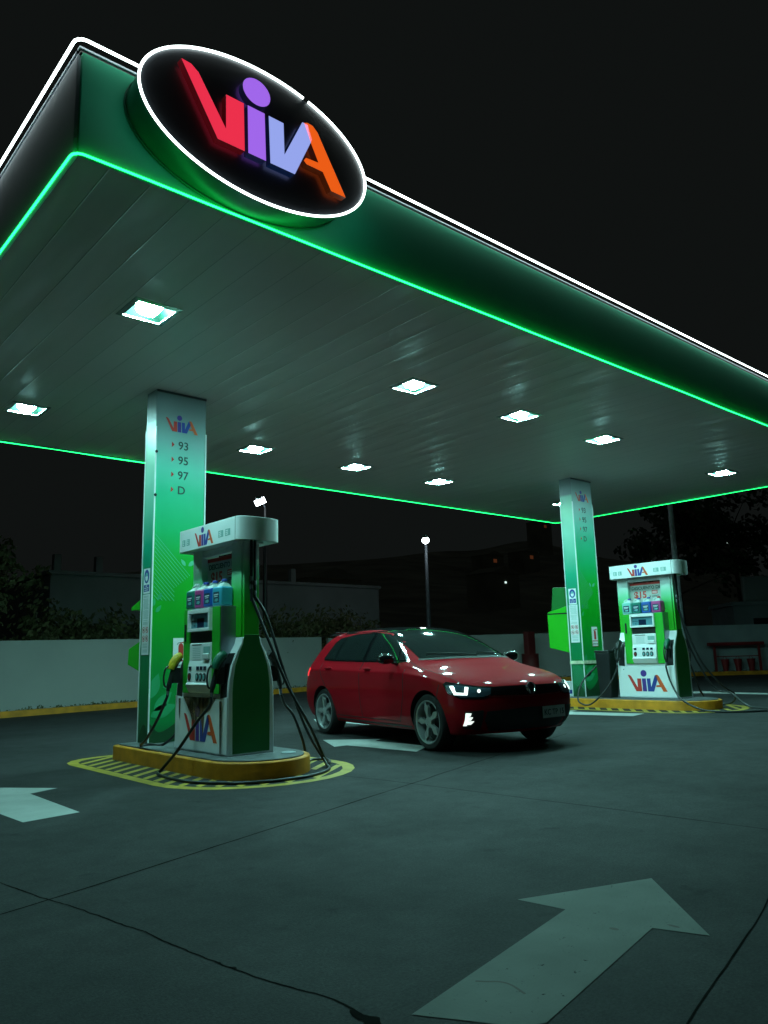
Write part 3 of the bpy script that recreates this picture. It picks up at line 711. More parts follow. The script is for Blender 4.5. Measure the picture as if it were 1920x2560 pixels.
    for h in hoses:
        MB().tube(spline(h, 10), .0155, 8).build('hose', M_['rubber'], t, 60)
    if near:
        G = MB(); GF = frame((0, -.2735, 0), (1, 0, 0), (0, 0, 1))
        G.prism([(-.36, .55), (.34, .55), (.20, .42), (.10, .38), (.075, .16), (.03, .33), (-.03, .35), (-.13, .26), (-.2, .38)], 'z', 0, .0006, 0, GF)
        G.prism([(.395, .52), (.445, .52), (.44, .02), (.41, .02)], 'z', 0, .0006, 0, GF)
        G.prism([(-.47, .53), (-.42, .53), (-.43, .30), (-.455, .36)], 'z', 0, .0006, 0, GF)
        G.build('grime', M_['grime'], t)
    return t
PX, PY = 4.21, 7.40
def Lc(P, z0): return [(PY - y, x - PX, z - z0) for x, y, z in P]      # world point -> pump coordinates
zI = .170
hA = Lc([(3.808, 6.93, .74), (3.80, 6.94, .66), (3.70, 7.02, .50), (3.60, 7.20, .24), (3.545, 7.42, .05), (3.50, 7.40, .02), (3.46, 7.05, .014), (3.50, 6.66, .014), (3.72, 6.30, .014), (4.02, 6.14, .014), (4.40, 6.13, .014), (4.74, 6.30, .016), (4.90, 6.56, .05), (4.78, 6.70, .35), (4.55, 6.74, .9), (4.36, 6.80, 1.5), (4.245, 6.845, 1.72)], zI)
hB = Lc([(4.20, 6.845, 1.72), (4.34, 6.72, 1.25), (4.50, 6.62, .80), (4.72, 6.56, .40), (4.95, 6.62, .05), (5.12, 6.78, .014), (5.20, 6.95, .014), (5.10, 7.05, .014), (4.96, 6.95, .03), (4.86, 6.90, .25), (4.76, 6.92, .50), (4.66, 6.93, .62), (4.612, 6.93, .735)], zI)
hC = Lc([(3.808, 7.87, .74), (3.80, 7.88, .70), (3.76, 7.98, .50), (3.74, 8.20, .28), (3.80, 8.48, .186), (3.92, 8.52, .184), (4.02, 8.36, .19), (4.12, 8.16, .40), (4.20, 8.02, .9), (4.22, 7.965, 1.4), (4.22, 7.955, 1.72)], zI)
hA2 = Lc([(3.808, 6.93, .74), (3.80, 6.93, .68), (3.78, 6.86, .45), (3.66, 6.65, .20), (3.58, 6.30, .05), (3.62, 6.00, .016), (3.80, 5.72, .014), (4.10, 5.50, .014), (4.32, 5.46, .014), (4.46, 5.60, .02), (4.52, 5.95, .05), (4.62, 6.25, .24), (4.62, 6.50, .30), (4.50, 6.66, .62), (4.34, 6.78, 1.1), (4.24, 6.845, 1.72)], zI)
hB2 = Lc([(4.20, 6.845, 1.72), (4.32, 6.74, 1.20), (4.45, 6.62, .75), (4.70, 6.45, .38), (4.95, 6.35, .20), (5.1, 6.5, .05), (5.0, 6.8, .03), (4.84, 6.90, .25), (4.72, 6.92, .52), (4.612, 6.93, .735)], zI)
hC2 = Lc([(3.808, 7.87, .74), (3.80, 7.88, .68), (3.74, 7.98, .45), (3.66, 8.15, .22), (3.62, 8.36, .06), (3.60, 8.52, .06), (3.62, 8.62, .16), (3.80, 8.62, .45), (4.00, 8.4, .75), (4.15, 8.12, 1.05), (4.22, 7.96, 1.4), (4.22, 7.955, 1.72)], zI)
M_['yellowrub'] = mat('yellow_rubber_cover', (.62, .45, .02), .5, var=.15)
M_['greenrub'] = mat('green_rubber_cover', (.01, .14, .08), .45, var=.2)
pump((PX, PY, zI), 'white and green fuel pump on the near island, yellow nozzle cover and rusty run-off marks', [hA, hB, hC], (M_['yellowrub'], M_['greenrub'], M_['black']), True)
pump((PX + ISL, PY, zI + .065), 'clean white and green fuel pump on the far island beyond the red car', [hA2, hB2, hC2], (M_['black'], M_['greenrub'], M_['black']), False)

# jugs on the pumps' shelves
def jugmat(nm, c): return mat(nm, c, .35, var=.08, vs=10)
JM = {'green': jugmat('green_jug', (.01, .17, .13)), 'pink': jugmat('pink_jug', (.50, .06, .26)), 'blue': jugmat('blue_jug', (.015, .10, .42)), 'sky': jugmat('sky_blue_jug', (.06, .42, .60)), 'teal': jugmat('pale_teal_jug', (.18, .52, .48))}
M_['jugtop'] = mat('milky_plastic', (.55, .68, .66), .3, var=.1)
M_['labelpic'] = mat('dark_label', (.015, .05, .10), .4, var=.6, vs=45)
def jug(x, y, z, rz, kind, cap, label, tall=1.):
    t = thing('jug', label, 'jug', (x, y, z), rz, 'liquid jugs on the pumps')
    h = .20 * tall
    b = MB(); b.box(-.090, .090, -.075, .075, .0, h); b.build('body', JM[kind], t, 60, .022, 3)
    s = MB(); s.add([(-.082, -.066, h - .01), (.082, -.066, h - .01), (.082, .066, h - .01), (-.082, .066, h - .01), (.0, -.028, h + .035), (.062, -.028, h + .035), (.062, .028, h + .035), (.0, .028, h + .035)],
                    [(0, 3, 2, 1), (4, 5, 6, 7), (0, 1, 5, 4), (1, 2, 6, 5), (2, 3, 7, 6), (3, 0, 4, 7)])
    s.lathe([(.026, 0), (.026, .03)], 14, 0, Matrix.Translation((.032, 0, h + .028)))
    s.tube(spline([(-.075, 0, h - .005), (-.07, 0, h + .035), (-.03, 0, h + .052), (.02, 0, h + .045)], 4), .012, 8)
    s.build('shoulder', M_['jugtop'], t, 50, .004)
    MB().lathe([(.029, 0), (.029, .022), (.024, .027), (0, .027)], 16, 0, Matrix.Translation((.032, 0, h + .050))).build('cap', cap, t, 50)
    l = MB(); LF = frame((0, -.0755, 0), (1, 0, 0), (0, 0, 1))
    l.prism([(-.058, .035), (.058, .035), (.058, .145), (-.058, .145)], 'z', 0, .0012, 0, LF)
    l.prism([(-.045, .110), (.045, .113), (.045, .124), (-.045, .121)], 'z', .0012, .002, 1, LF); l.prism([(-.04, .093), (.03, .095), (.03, .103), (-.04, .101)], 'z', .0012, .002, 1, LF)
    l.prism([(-.035, .05), (.02, .045), (.04, .06), (.03, .078), (-.02, .075)], 'z', .0012, .002, 2, LF)
    l.build('label_sticker', [M_['labelpic'], M_['white'], M_['teal_print']], t)
for (bx, bz, seq, where) in ((PX, zI, (('green', 'capw'), ('pink', 'capb'), ('blue', 'capb'), ('sky', 'capb')), 'near'), (PX + ISL, zI + .065, (('teal', 'capb'), ('green', 'capb'), ('blue', 'capb'), ('pink', 'capr')), 'far')):
    for q, (kd, cp) in enumerate(seq):
        lxx = -.288 + q * .192
        cm = {'capb': M_['blue'], 'capr': M_['red'], 'capw': M_['jugtop']}[cp]
        nm = {'green': 'dark green', 'pink': 'pink', 'blue': 'deep blue', 'sky': 'sky blue', 'teal': 'pale teal'}[kd]
        jug(bx - .185, PY - lxx, bz + 1.462, -math.pi / 2, kd, cm, '%s jug of liquid standing on the %s pump' % (nm, where))
# black litter bin on the far island
bt = thing('litter_bin', 'tall black bin between the far column and the far pump', 'bin', (3.99 + ISL, 8.20, .228), 0)
MB().add([(a * w_, b_ * w_, z) for z, w_ in ((0, .115), (.80, .145)) for a, b_ in ((-1, -1), (1, -1), (1, 1), (-1, 1))], [(0, 3, 2, 1), (4, 5, 6, 7), (0, 1, 5, 4), (1, 2, 6, 5), (2, 3, 7, 6), (3, 0, 4, 7)]).build('body', M_['black'], bt, bevel=.012)
MB().box(-.155, .155, -.155, .155, .801, .84).build('lid', M_['black'], bt, bevel=.012)
# white bucket behind the far column
bk = thing('paint_bucket', 'white plastic bucket with a blue band beside the far column', 'bucket', (12.60, 9.12, .228), 0)
MB().lathe([(.105, 0), (.125, .26), (.132, .26), (.132, .275), (.118, .275), (.10, .02), (0, .02)], 24).build('body', M_['white'], bk, 40)
MB().lathe([(.1105, .05), (.1165, .12)], 24).build('band', M_['blue'], bk, 40)
MB().tube([(.13 * math.cos(a), 0, .25 - .10 * math.sin(a)) for a in [math.pi * k / 14 for k in range(15)]], .003, 6, M=Matrix.Rotation(-.6, 4, 'X')).build('handle', M_['steel'], bk)

# ------------------------------------------------------------------ red hatchback (x forward from the front axle, y to its left)
M_['paint'] = mat('red_car_paint', (.28, .004, .010), .55, 0, var=.03, coat=.32, spec=.03)
M_['glass'] = mat('dark_car_glass', (.010, .016, .016), .06, var=.1, spec=.8, coat=.6)
M_['gloss'] = mat('gloss_black', (.006, .007, .008), .12, var=.1, coat=.5)
M_['matt'] = mat('matt_black_plastic', (.010, .010, .010), .6, var=.2)
M_['well'] = mat('wheel_well', (.004, .004, .004), .9)
M_['tyre'] = mat('tyre_rubber', (.012, .012, .013), .75, var=.2)
M_['lampglass'] = mat('headlamp_glass', (.05, .09, .12), .08, .2, coat=1.)
M_['alloy'] = mat('silver_alloy', (.42, .44, .45), .30, .5, var=.06)
M_['alloyblack'] = mat('black_alloy', (.004, .004, .004), .7, 0)
M_['drl'] = mat('lit_running_light', (.9, .9, .9), .3, emit=(.85, 1., .95), es=1.5, var=0)
M_['fog'] = mat('lit_fog_light', (.9, .9, .9), .3, emit=(.88, 1., .93), es=1.1, var=0)
M_['tail'] = mat('lit_tail_lamp', (.5, .01, .01), .2, emit=(1., .05, .06), es=.9, var=0)
M_['plate'] = mat('number_plate', (.62, .66, .66), .5, var=.15)
M_['seam'] = mat('panel_gap', (.010, .003, .003), .8)
hd = Vector((-.1338, -.9910, 0)); lf_ = Vector((.9910, -.1338, 0))
car = thing('parked_car', 'red five-door hatchback with dark glass standing between the two pump islands, lights on', 'car', (7.196, 6.397, gz(7.2)), -1.748)
AX = .86
def V3(s, y, z): return Vector((AX - s, y, z))
ST = [
 [(.17, 0, .20), (.34, .70, .19), (.27, .80, .33), (.25, .815, .48), (.25, .81, .58), (.26, .78, .645), (.27, .72, .69), (.15, .52, .715), (.08, .28, .728), (.06, 0, .733)],
 [(.45, 0, .18), (.45, .79, .18), (.45, .855, .32), (.45, .878, .50), (.45, .880, .65), (.45, .862, .745), (.45, .79, .80), (.38, .58, .815), (.32, .32, .822), (.30, 0, .828)],
 [(.86, 0, .18), (.86, .80, .19), (.86, .865, .33), (.86, .890, .52), (.86, .893, .70), (.86, .882, .815), (.86, .80, .875), (.80, .62, .895), (.74, .34, .905), (.72, 0, .910)],
 [(1.2, 0, .18), (1.2, .80, .19), (1.2, .865, .32), (1.2, .888, .52), (1.2, .892, .72), (1.2, .882, .845), (1.12, .805, .915), (1.02, .69, .938), (.88, .36, .952), (.84, 0, .958)],
 [(1.45, 0, .18), (1.45, .80, .19), (1.45, .865, .32), (1.45, .888, .52), (1.45, .892, .72), (1.45, .882, .860), (1.26, .815, .940), (1.20, .735, .975), (1.04, .42, .985), (.97, 0, .992)],
 [(1.75, 0, .18), (1.75, .80, .19), (1.75, .865, .32), (1.75, .888, .52), (1.75, .894, .72), (1.75, .885, .865), (1.62, .822, .955), (1.62, .655, 1.195), (1.45, .38, 1.215), (1.40, 0, 1.225)],
 [(2.12, 0, .18), (2.12, .80, .19), (2.12, .865, .32), (2.12, .888, .52), (2.12, .895, .72), (2.12, .886, .870), (2.06, .822, .962), (2.04, .588, 1.378), (1.93, .33, 1.412), (1.90, 0, 1.420)],
 [(2.6, 0, .18), (2.6, .80, .19), (2.6, .865, .32), (2.6, .888, .52), (2.6, .895, .72), (2.6, .888, .878), (2.6, .820, .972), (2.6, .572, 1.425), (2.6, .32, 1.458), (2.6, 0, 1.466)],
 [(3.15, 0, .18), (3.15, .80, .19), (3.15, .865, .32), (3.15, .888, .52), (3.15, .895, .72), (3.15, .890, .888), (3.15, .815, .985), (3.15, .560, 1.412), (3.15, .31, 1.446), (3.15, 0, 1.454)],
 [(3.6, 0, .18), (3.6, .80, .19), (3.6, .865, .32), (3.6, .886, .52), (3.6, .892, .72), (3.6, .888, .895), (3.6, .805, .995), (3.62, .558, 1.398), (3.62, .30, 1.440), (3.62, 0, 1.447)],
 [(3.9, 0, .20), (3.9, .79, .21), (3.9, .85, .34), (3.9, .872, .54), (3.9, .878, .72), (3.9, .868, .885), (3.9, .790, 1.00), (3.91, .590, 1.33), (3.90, .30, 1.385), (3.90, 0, 1.395)],
 [(4.08, 0, .22), (4.08, .76, .23), (4.10, .83, .37), (4.12, .845, .55), (4.10, .845, .72), (4.08, .83, .86), (4.10, .775, .965), (4.09, .665, 1.08), (4.12, .32, 1.11), (4.13, 0, 1.115)],
 [(4.12, 0, .24), (4.16, .70, .25), (4.21, .78, .38), (4.22, .79, .55), (4.19, .79, .70), (4.17, .765, .82), (4.16, .71, .90), (4.17, .5, .93), (4.18, .28, .94), (4.18, 0, .94)],
]
def body_mesh():
    vs = []; fs = []; idx = {}
    def vid(i, j, sgn):
        if j in (0, 9): sgn = 1
        k = (i, j, sgn)
        if k not in idx:
            s, y, z = ST[i][j]; idx[k] = len(vs); vs.append(V3(s, y * sgn, z))
        return idx[k]
    for i in range(len(ST) - 1):
        for j in range(9):
            for sg_ in (1, -1):
                q = (vid(i, j, sg_), vid(i + 1, j, sg_), vid(i + 1, j + 1, sg_), vid(i, j + 1, sg_)); fs.append(q if sg_ > 0 else q[::-1])
    # end caps: rows j=1..6 across, columns matching the top row j=6..9
    for i, bulge in ((0, .20), (len(ST) - 1, -.045)):
        fr = [1, .72, .40, 0, -.40, -.72, -1]
        rows = []
        for j in range(1, 6):
            s, y, z = ST[i][j]; row = []
            for q in fr:
                if q == 1: row.append(vid(i, j, 1))
                elif q == -1: row.append(vid(i, j, -1))
                else:
                    bb = bulge * (1 - abs(q) ** 2.4); row.append(len(vs)); vs.append(V3(s - bb, y * q, z + (.01 if j == 1 else 0)))
            rows.append(row)
        rows.append([vid(i, 6, 1), vid(i, 7, 1), vid(i, 8, 1), vid(i, 9, 1), vid(i, 8, -1), vid(i, 7, -1), vid(i, 6, -1)])
        for a, b in zip(rows, rows[1:]):
            for k in range(6):
                q = (a[k], a[k + 1], b[k + 1], b[k]); fs.append(q)
        # bottom strip to the underbody centre
        r = rows[0]; c = vid(i, 0, 1)
        for k in range(6): fs.append((r[k], c, r[k + 1]))
    me = bpy.data.meshes.new('body'); me.from_pydata([tuple(v) for v in vs], [], fs)
    bm = bmesh.new(); bm.from_mesh(me)
    cr = bm.edges.layers.float.new('crease_edge'); bm.verts.ensure_lookup_table()
    inv = {v: k for k, v in idx.items()}
    for e in bm.edges:
        a, b = inv.get(e.verts[0].index), inv.get(e.verts[1].index)
        if a and b and a[1] == b[1] and a[1] in (5, 6): e[cr] = .6 if a[1] == 6 else .8
        if a and b and a[1] == b[1] == 1: e[cr] = .6
        if a and b and a[1] == b[1] == 7 and min(a[0], b[0]) >= 4: e[cr] = .25
    bmesh.ops.recalc_face_normals(bm, faces=bm.faces); bm.to_mesh(me); bm.free()
    for p in me.polygons: p.use_smooth = True
    return me
bme = body_mesh(); bme.materials.append(M_['paint']); bme.materials.append(M_['well'])
tmp = bpy.data.objects.new('tmp', bme); COL.objects.link(tmp)
ss = tmp.modifiers.new('s', 'SUBSURF'); ss.levels = 3; ss.render_levels = 3
dg = bpy.context.evaluated_depsgraph_get()
smooth_me = bpy.data.meshes.new_from_object(tmp.evaluated_get(dg))
BV = BVHTree.FromPolygons([v.co.copy() for v in smooth_me.vertices], [tuple(p.vertices) for p in smooth_me.polygons])
cut = MB()
for s in (.86, 3.49):
    for sg_ in (1, -1):
        cut.lathe([(.352, 0), (.352, .34)], 40, 0, Matrix(((1, 0, 0, AX - s), (0, 0, sg_ * 1.0, sg_ * .60), (0, 1, 0, .318), (0, 0, 0, 1))))
cut_o = cut.build('cutter', M_['well'])
bo_ = tmp.modifiers.new('b', 'BOOLEAN'); bo_.operation = 'DIFFERENCE'; bo_.object = cut_o; bo_.solver = 'EXACT'
try: bo_.material_mode = 'TRANSFER'
except Exception: pass
dg = bpy.context.evaluated_depsgraph_get(); dg.update()
fin = bpy.data.meshes.new_from_object(tmp.evaluated_get(dg)); fin.name = 'body'
bpy.data.objects.remove(tmp); bpy.data.objects.remove(cut_o)
fin.set_sharp_from_angle(angle=RAD(38))
body = bpy.data.objects.new('body', fin); COL.objects.link(body); body.parent = car

def conform(name, polys, Fm, m, off=.003, depth=.006, cell=.03, smooth=50, parent=None, far=3., rim=None):
    "2-D outlines in frame Fm pressed onto the car's skin along the frame's view direction, with real thickness"
    bm = bmesh.new(); d = -(Fm.to_3x3() @ Vector((0, 0, 1))).normalized(); Fi = Fm.inverted()
    for P in polys:
        vs = [bm.verts.new((x, y, 0)) for x, y in P]; bm.faces.new(vs)
    for ax in (0, 1):
        lo = min(v.co[ax] for v in bm.verts); hi = max(v.co[ax] for v in bm.verts); k = int((hi - lo) / cell)
        for q in range(1, k + 1):
            co = Vector((0, 0, 0)); no = Vector((0, 0, 0)); co[ax] = lo + (hi - lo) * q / (k + 1); no[ax] = 1
            bmesh.ops.bisect_plane(bm, geom=bm.verts[:] + bm.edges[:] + bm.faces[:], plane_co=co, plane_no=no, dist=1e-5)
    bmesh.ops.triangulate(bm, faces=[f for f in bm.faces if len(f.verts) > 4])
    pos = {}
    for v in bm.verts:
        o = Fm @ v.co; h, n_, _, _ = BV.ray_cast(o, d, far)
        if h is None: pos[v] = None; continue
        if n_.dot(d) > 0: n_ = -n_
        pos[v] = (h, n_)
    dead = [v for v in bm.verts if pos[v] is None]
    bmesh.ops.delete(bm, geom=dead, context='VERTS')
    for v in bm.verts: v.co = pos[v][0] + pos[v][1] * off
    bmesh.ops.recalc_face_normals(bm, faces=bm.faces)
    if bm.faces and bm.faces[:][0].normal.dot(d) > 0: bmesh.ops.reverse_faces(bm, faces=bm.faces)
    nv = {v: pos[v][1] for v in bm.verts}
    r = bmesh.ops.extrude_face_region(bm, geom=bm.faces[:], use_keep_orig=True)
    for v in bm.verts:
        if v in nv: v.co -= nv[v] * depth
    bmesh.ops.recalc_face_normals(bm, faces=bm.faces)
    me = bpy.data.meshes.new(name); bm.to_mesh(me); bm.free(); me.materials.append(m)
    for p in me.polygons: p.use_smooth = True
    me.set_sharp_from_angle(angle=RAD(smooth))
    o = bpy.data.objects.new(name, me); COL.objects.link(o); o.parent = parent or car
    return o
def side(sgn):   # frame looking at a flank: 2-D x = s (from the nose), y = z
    return Matrix(((-1, 0, 0, AX), (0, 0, sgn, sgn * 1.6), (0, 1, 0, 0), (0, 0, 0, 1)))
FRONT = Matrix(((0, 0, 1, AX + .6), (1, 0, 0, 0), (0, 1, 0, 0), (0, 0, 0, 1)))       # 2-D x = y, y = z
REAR = Matrix(((0, 0, -1, AX - 5.2), (1, 0, 0, 0), (0, 1, 0, 0), (0, 0, 0, 1)))
TOP = Matrix(((-1, 0, 0, AX), (0, 1, 0, 0), (0, 0, 1, 2.4), (0, 0, 0, 1)))
# glazing
DLO = [(1.36, .992), (1.58, 1.140), (1.82, 1.262), (2.10, 1.342), (2.48, 1.378), (2.95, 1.372), (3.30, 1.340), (3.42, 1.326), (3.52, 1.275), (3.635, 1.050), (3.60, 1.020), (3.2, 1.005), (2.4, .990), (1.5, .978)]
P1 = [(1.58, 1.006), (1.68, 1.165), (1.86, 1.262), (2.12, 1.328), (2.32, 1.352), (2.36, 1.354), (2.36, 1.006), (2.0, 1.0)]
P1b = [(1.43, 1.000), (1.55, 1.085), (1.55, 1.002)]
P2 = [(2.44, 1.358), (2.95, 1.355), (3.18, 1.338), (3.24, 1.330), (3.24, 1.022), (2.44, 1.006)]
P3 = [(3.275, 1.326), (3.35, 1.316), (3.41, 1.305), (3.50, 1.245), (3.59, 1.055), (3.57, 1.038), (3.275, 1.026)]
for sg_ in (-1, 1):
    tr = conform('window_trim', [DLO], side(sg_), M_['gloss'], .002, .006)
    for P in (P1, P1b, P2, P3): conform('side_window', [P], side(sg_), M_['glass'], .010, .003)
conform('windscreen', [[(-.67, 1.02), (-.3, 1.035), (.3, 1.035), (.67, 1.02), (.615, 1.25), (.565, 1.370), (.30, 1.402), (-.30, 1.402), (-.565, 1.370), (-.615, 1.25)]], FRONT, M_['glass'], .004, .006, .05)
conform('scuttle', [[(-.70, 1.000), (-.3, 1.012), (.3, 1.012), (.70, 1.000), (.68, 1.022), (.3, 1.038), (-.3, 1.038), (-.68, 1.022)]], FRONT, M_['matt'], .003, .006, .05)
conform('glass_roof', [[(2.00, -.54), (1.96, 0), (2.00, .54), (2.6, .555), (3.45, .53), (3.45, -.53), (2.6, -.555)]], TOP, M_['glass'], .003, .006, .08)
conform('rear_window', [[(-.56, 1.08), (.56, 1.08), (.48, 1.34), (-.48, 1.34)]], REAR, M_['glass'], .004, .006, .06)
sp = MB(); sp.prism([(0, 0), (.20, -.035), (.20, -.055), (0, -.03)], 'y', -.50, .50, 0, Matrix(((-1, 0, 0, AX - 3.78), (0, 1, 0, 0), (0, 0, 1, 1.432), (0, 0, 0, 1))))
sp.build('spoiler', M_['gloss'], car, bevel=.006)
# wipers
wp = MB()
for y0, y1 in ((.05, -.56), (.60, .10)):
    pts = []
    for k in range(9):
        yy = y0 + (y1 - y0) * k / 8; zz = 1.035 + .035 * math.sin(k / 8 * 1.6)
        h, n_, _, _ = BV.ray_cast(FRONT @ Vector((yy, zz, 0)), Vector((-1, 0, 0)), 4)
        if h: pts.append(h + n_ * .018)
    wp.tube(pts, .007, 6)
wp.build('wiper', M_['matt'], car)
# front end
conform('grille', [[(-.60, .628), (-.45, .612), (0, .602), (.45, .612), (.60, .628), (.50, .700), (.30, .706), (0, .708), (-.30, .706), (-.50, .700)]], FRONT, M_['gloss'], .004, .008, .03)
conform('grille_strip', [[(-.60, .612), (-.45, .597), (0, .588), (.45, .597), (.60, .612), (.60, .620), (.45, .605), (0, .596), (-.45, .605), (-.60, .620)]], FRONT, M_['redplastic'], .006, .006, .04)
conform('air_intake', [[(-.50, .235), (.50, .235), (.58, .35), (.56, .445), (0, .470), (-.56, .445), (-.58, .35)]], FRONT, M_['matt'], .004, .008, .04)
for sg_ in (-1, 1):
    fg = conform('fog_surround', [[(sg_ * .60, .245), (sg_ * .76, .27), (sg_ * .775, .45), (sg_ * .60, .46)]], FRONT, M_['matt'], .005, .008, .03)
    if sg_ < 0:
        for q in range(3): conform('fog_light', [[(sg_ * (.728 - .010 * q), .400 - q * .042), (sg_ * (.765 - .004 * q), .400 - q * .042), (sg_ * (.765 - .004 * q), .432 - q * .042), (sg_ * (.718 - .016 * q), .432 - q * .042)]], FRONT, M_['fog'], .014, .010, .03)
        conform('fog_light', [[(-.738, .302), (-.766, .302), (-.768, .434), (-.744, .434)]], FRONT, M_['fog'], .012, .010, .03)
def diag(sgn, a=42):
    "frame looking at a front corner: 2-D x runs outward along the car's side, y = z"
    c, s = math.cos(RAD(a)), math.sin(RAD(a)); n_ = Vector((c, sgn * s, 0)); u = Vector((-s, sgn * c, 0)) * (1)
    o = Vector((AX - .30, sgn * .66, 0)) + n_ * .8
    return Matrix(((u.x, 0, n_.x, o.x), (u.y, 0, n_.y, o.y), (u.z, 1, n_.z, 0), (0, 0, 0, 1)))
for sg_ in (-1, 1):
    D = diag(sg_)
    hl = conform('headlight', [[(-0.2414, 0.6073), (-0.1352, 0.5805), (0.1008, 0.5805), (0.2483, 0.6415), (0.3014, 0.7367), (0.2719, 0.7611), (0.1244, 0.7415), (-0.0880, 0.7098), (-0.2414, 0.7025)]], D, M_['gloss'], .006, .010, .025)
    conform('headlight_lens', [[(-0.2178, 0.6244), (-0.1352, 0.5976), (0.1008, 0.6000), (0.2282, 0.6537), (0.2731, 0.7318), (0.1244, 0.7245), (-0.0880, 0.6940), (-0.2178, 0.6903)]], D, M_['lampglass'], .009, .003, .025, parent=hl)
    U = [(0.2247, 0.7293), (0.1775, 0.7196), (0.1244, 0.6415), (0.0064, 0.6317), (-0.0196, 0.6952), (-0.0585, 0.6879), (-0.0314, 0.6171), (0.1421, 0.6208)]
    if sg_ < 0: conform('running_light', [[(0.2244, 0.7164), (0.1787, 0.7124), (0.1483, 0.6504), (0.0620, 0.6424), (0.0569, 0.7024), (0.0164, 0.6964), (0.0265, 0.6185), (0.1686, 0.6244)]], D, M_['drl'], .014, .005, .025, parent=hl)
    else: conform('running_light', [[(0.2244, 0.7164), (0.1787, 0.7124), (0.1483, 0.6504), (0.0620, 0.6424), (0.0569, 0.7024), (0.0164, 0.6964), (0.0265, 0.6185), (0.1686, 0.6244)]], D, M_['drl'], .014, .005, .025, parent=hl)
    conform('projector', [[(-.095 + .018 * math.cos(a), .660 + .018 * math.sin(a)) for a in [k * math.pi / 6 for k in range(12)]]], D, M_['drl'], .013, .005, .03, parent=hl)
    # tail lamps wrap the rear corner
    c, s = math.cos(RAD(40)), math.sin(RAD(40)); n_ = Vector((-c, sg_ * s, 0)); u = Vector((s, sg_ * c, 0)); o = Vector((AX - 4.1, sg_ * .70, 0)) + n_ * .7
    T_ = Matrix(((u.x, 0, n_.x, o.x), (u.y, 0, n_.y, o.y), (0, 1, n_.z, 0), (0, 0, 0, 1)))
    conform('tail_light', [[(-.22, .79), (.19, .80), (.22, .90), (.10, .925), (-.22, .91)]], T_, M_['tail'], .006, .008, .03)
# badge
bp, bn, _, _ = BV.ray_cast(FRONT @ Vector((0, .672, 0)), Vector((-1, 0, 0)), 3)
BM = frame(bp + Vector((.010, 0, 0)), (0, 1, 0), (-.12, 0, 1))
b = MB(); rr_ = .062
b.tube([(rr_ * math.cos(a), rr_ * math.sin(a), .006) for a in [k * math.pi / 16 for k in range(32)]], .007, 6, 0, True, BM)
b.lathe([(rr_, -.004), (rr_, .003), (0, .003)], 32, 1, BM)
for P in ([(-.030, .052), (0, .008), (.030, .052)], [(-.052, .024), (-.022, -.045), (0, .0), (.022, -.045), (.052, .024)]): b.tube([(x, y, .006) for x, y in P], .0055, 6, 0, False, BM)
b.build('badge', [M_['chrome'], M_['black']], car, 50)
# number plate, off-centre to the car's left
bp, bn, _, _ = BV.ray_cast(FRONT @ Vector((.34, .40, 0)), Vector((-1, 0, 0)), 3)
NP = frame(bp + Vector((.018, 0, 0)), (-.16, 1, 0), (0, 0, 1))
npl = MB().prism([(-.20, -.065), (.20, -.065), (.20, .065), (-.20, .065)], 'z', -.004, .004, 0, NP).build('number_plate', M_['plate'], car, bevel=.004)
MB().text('KC TP 15', .088, NP @ Matrix.Translation((0, -.032, .004)), 0, .001).build('plate_lettering', M_['ink'], npl)
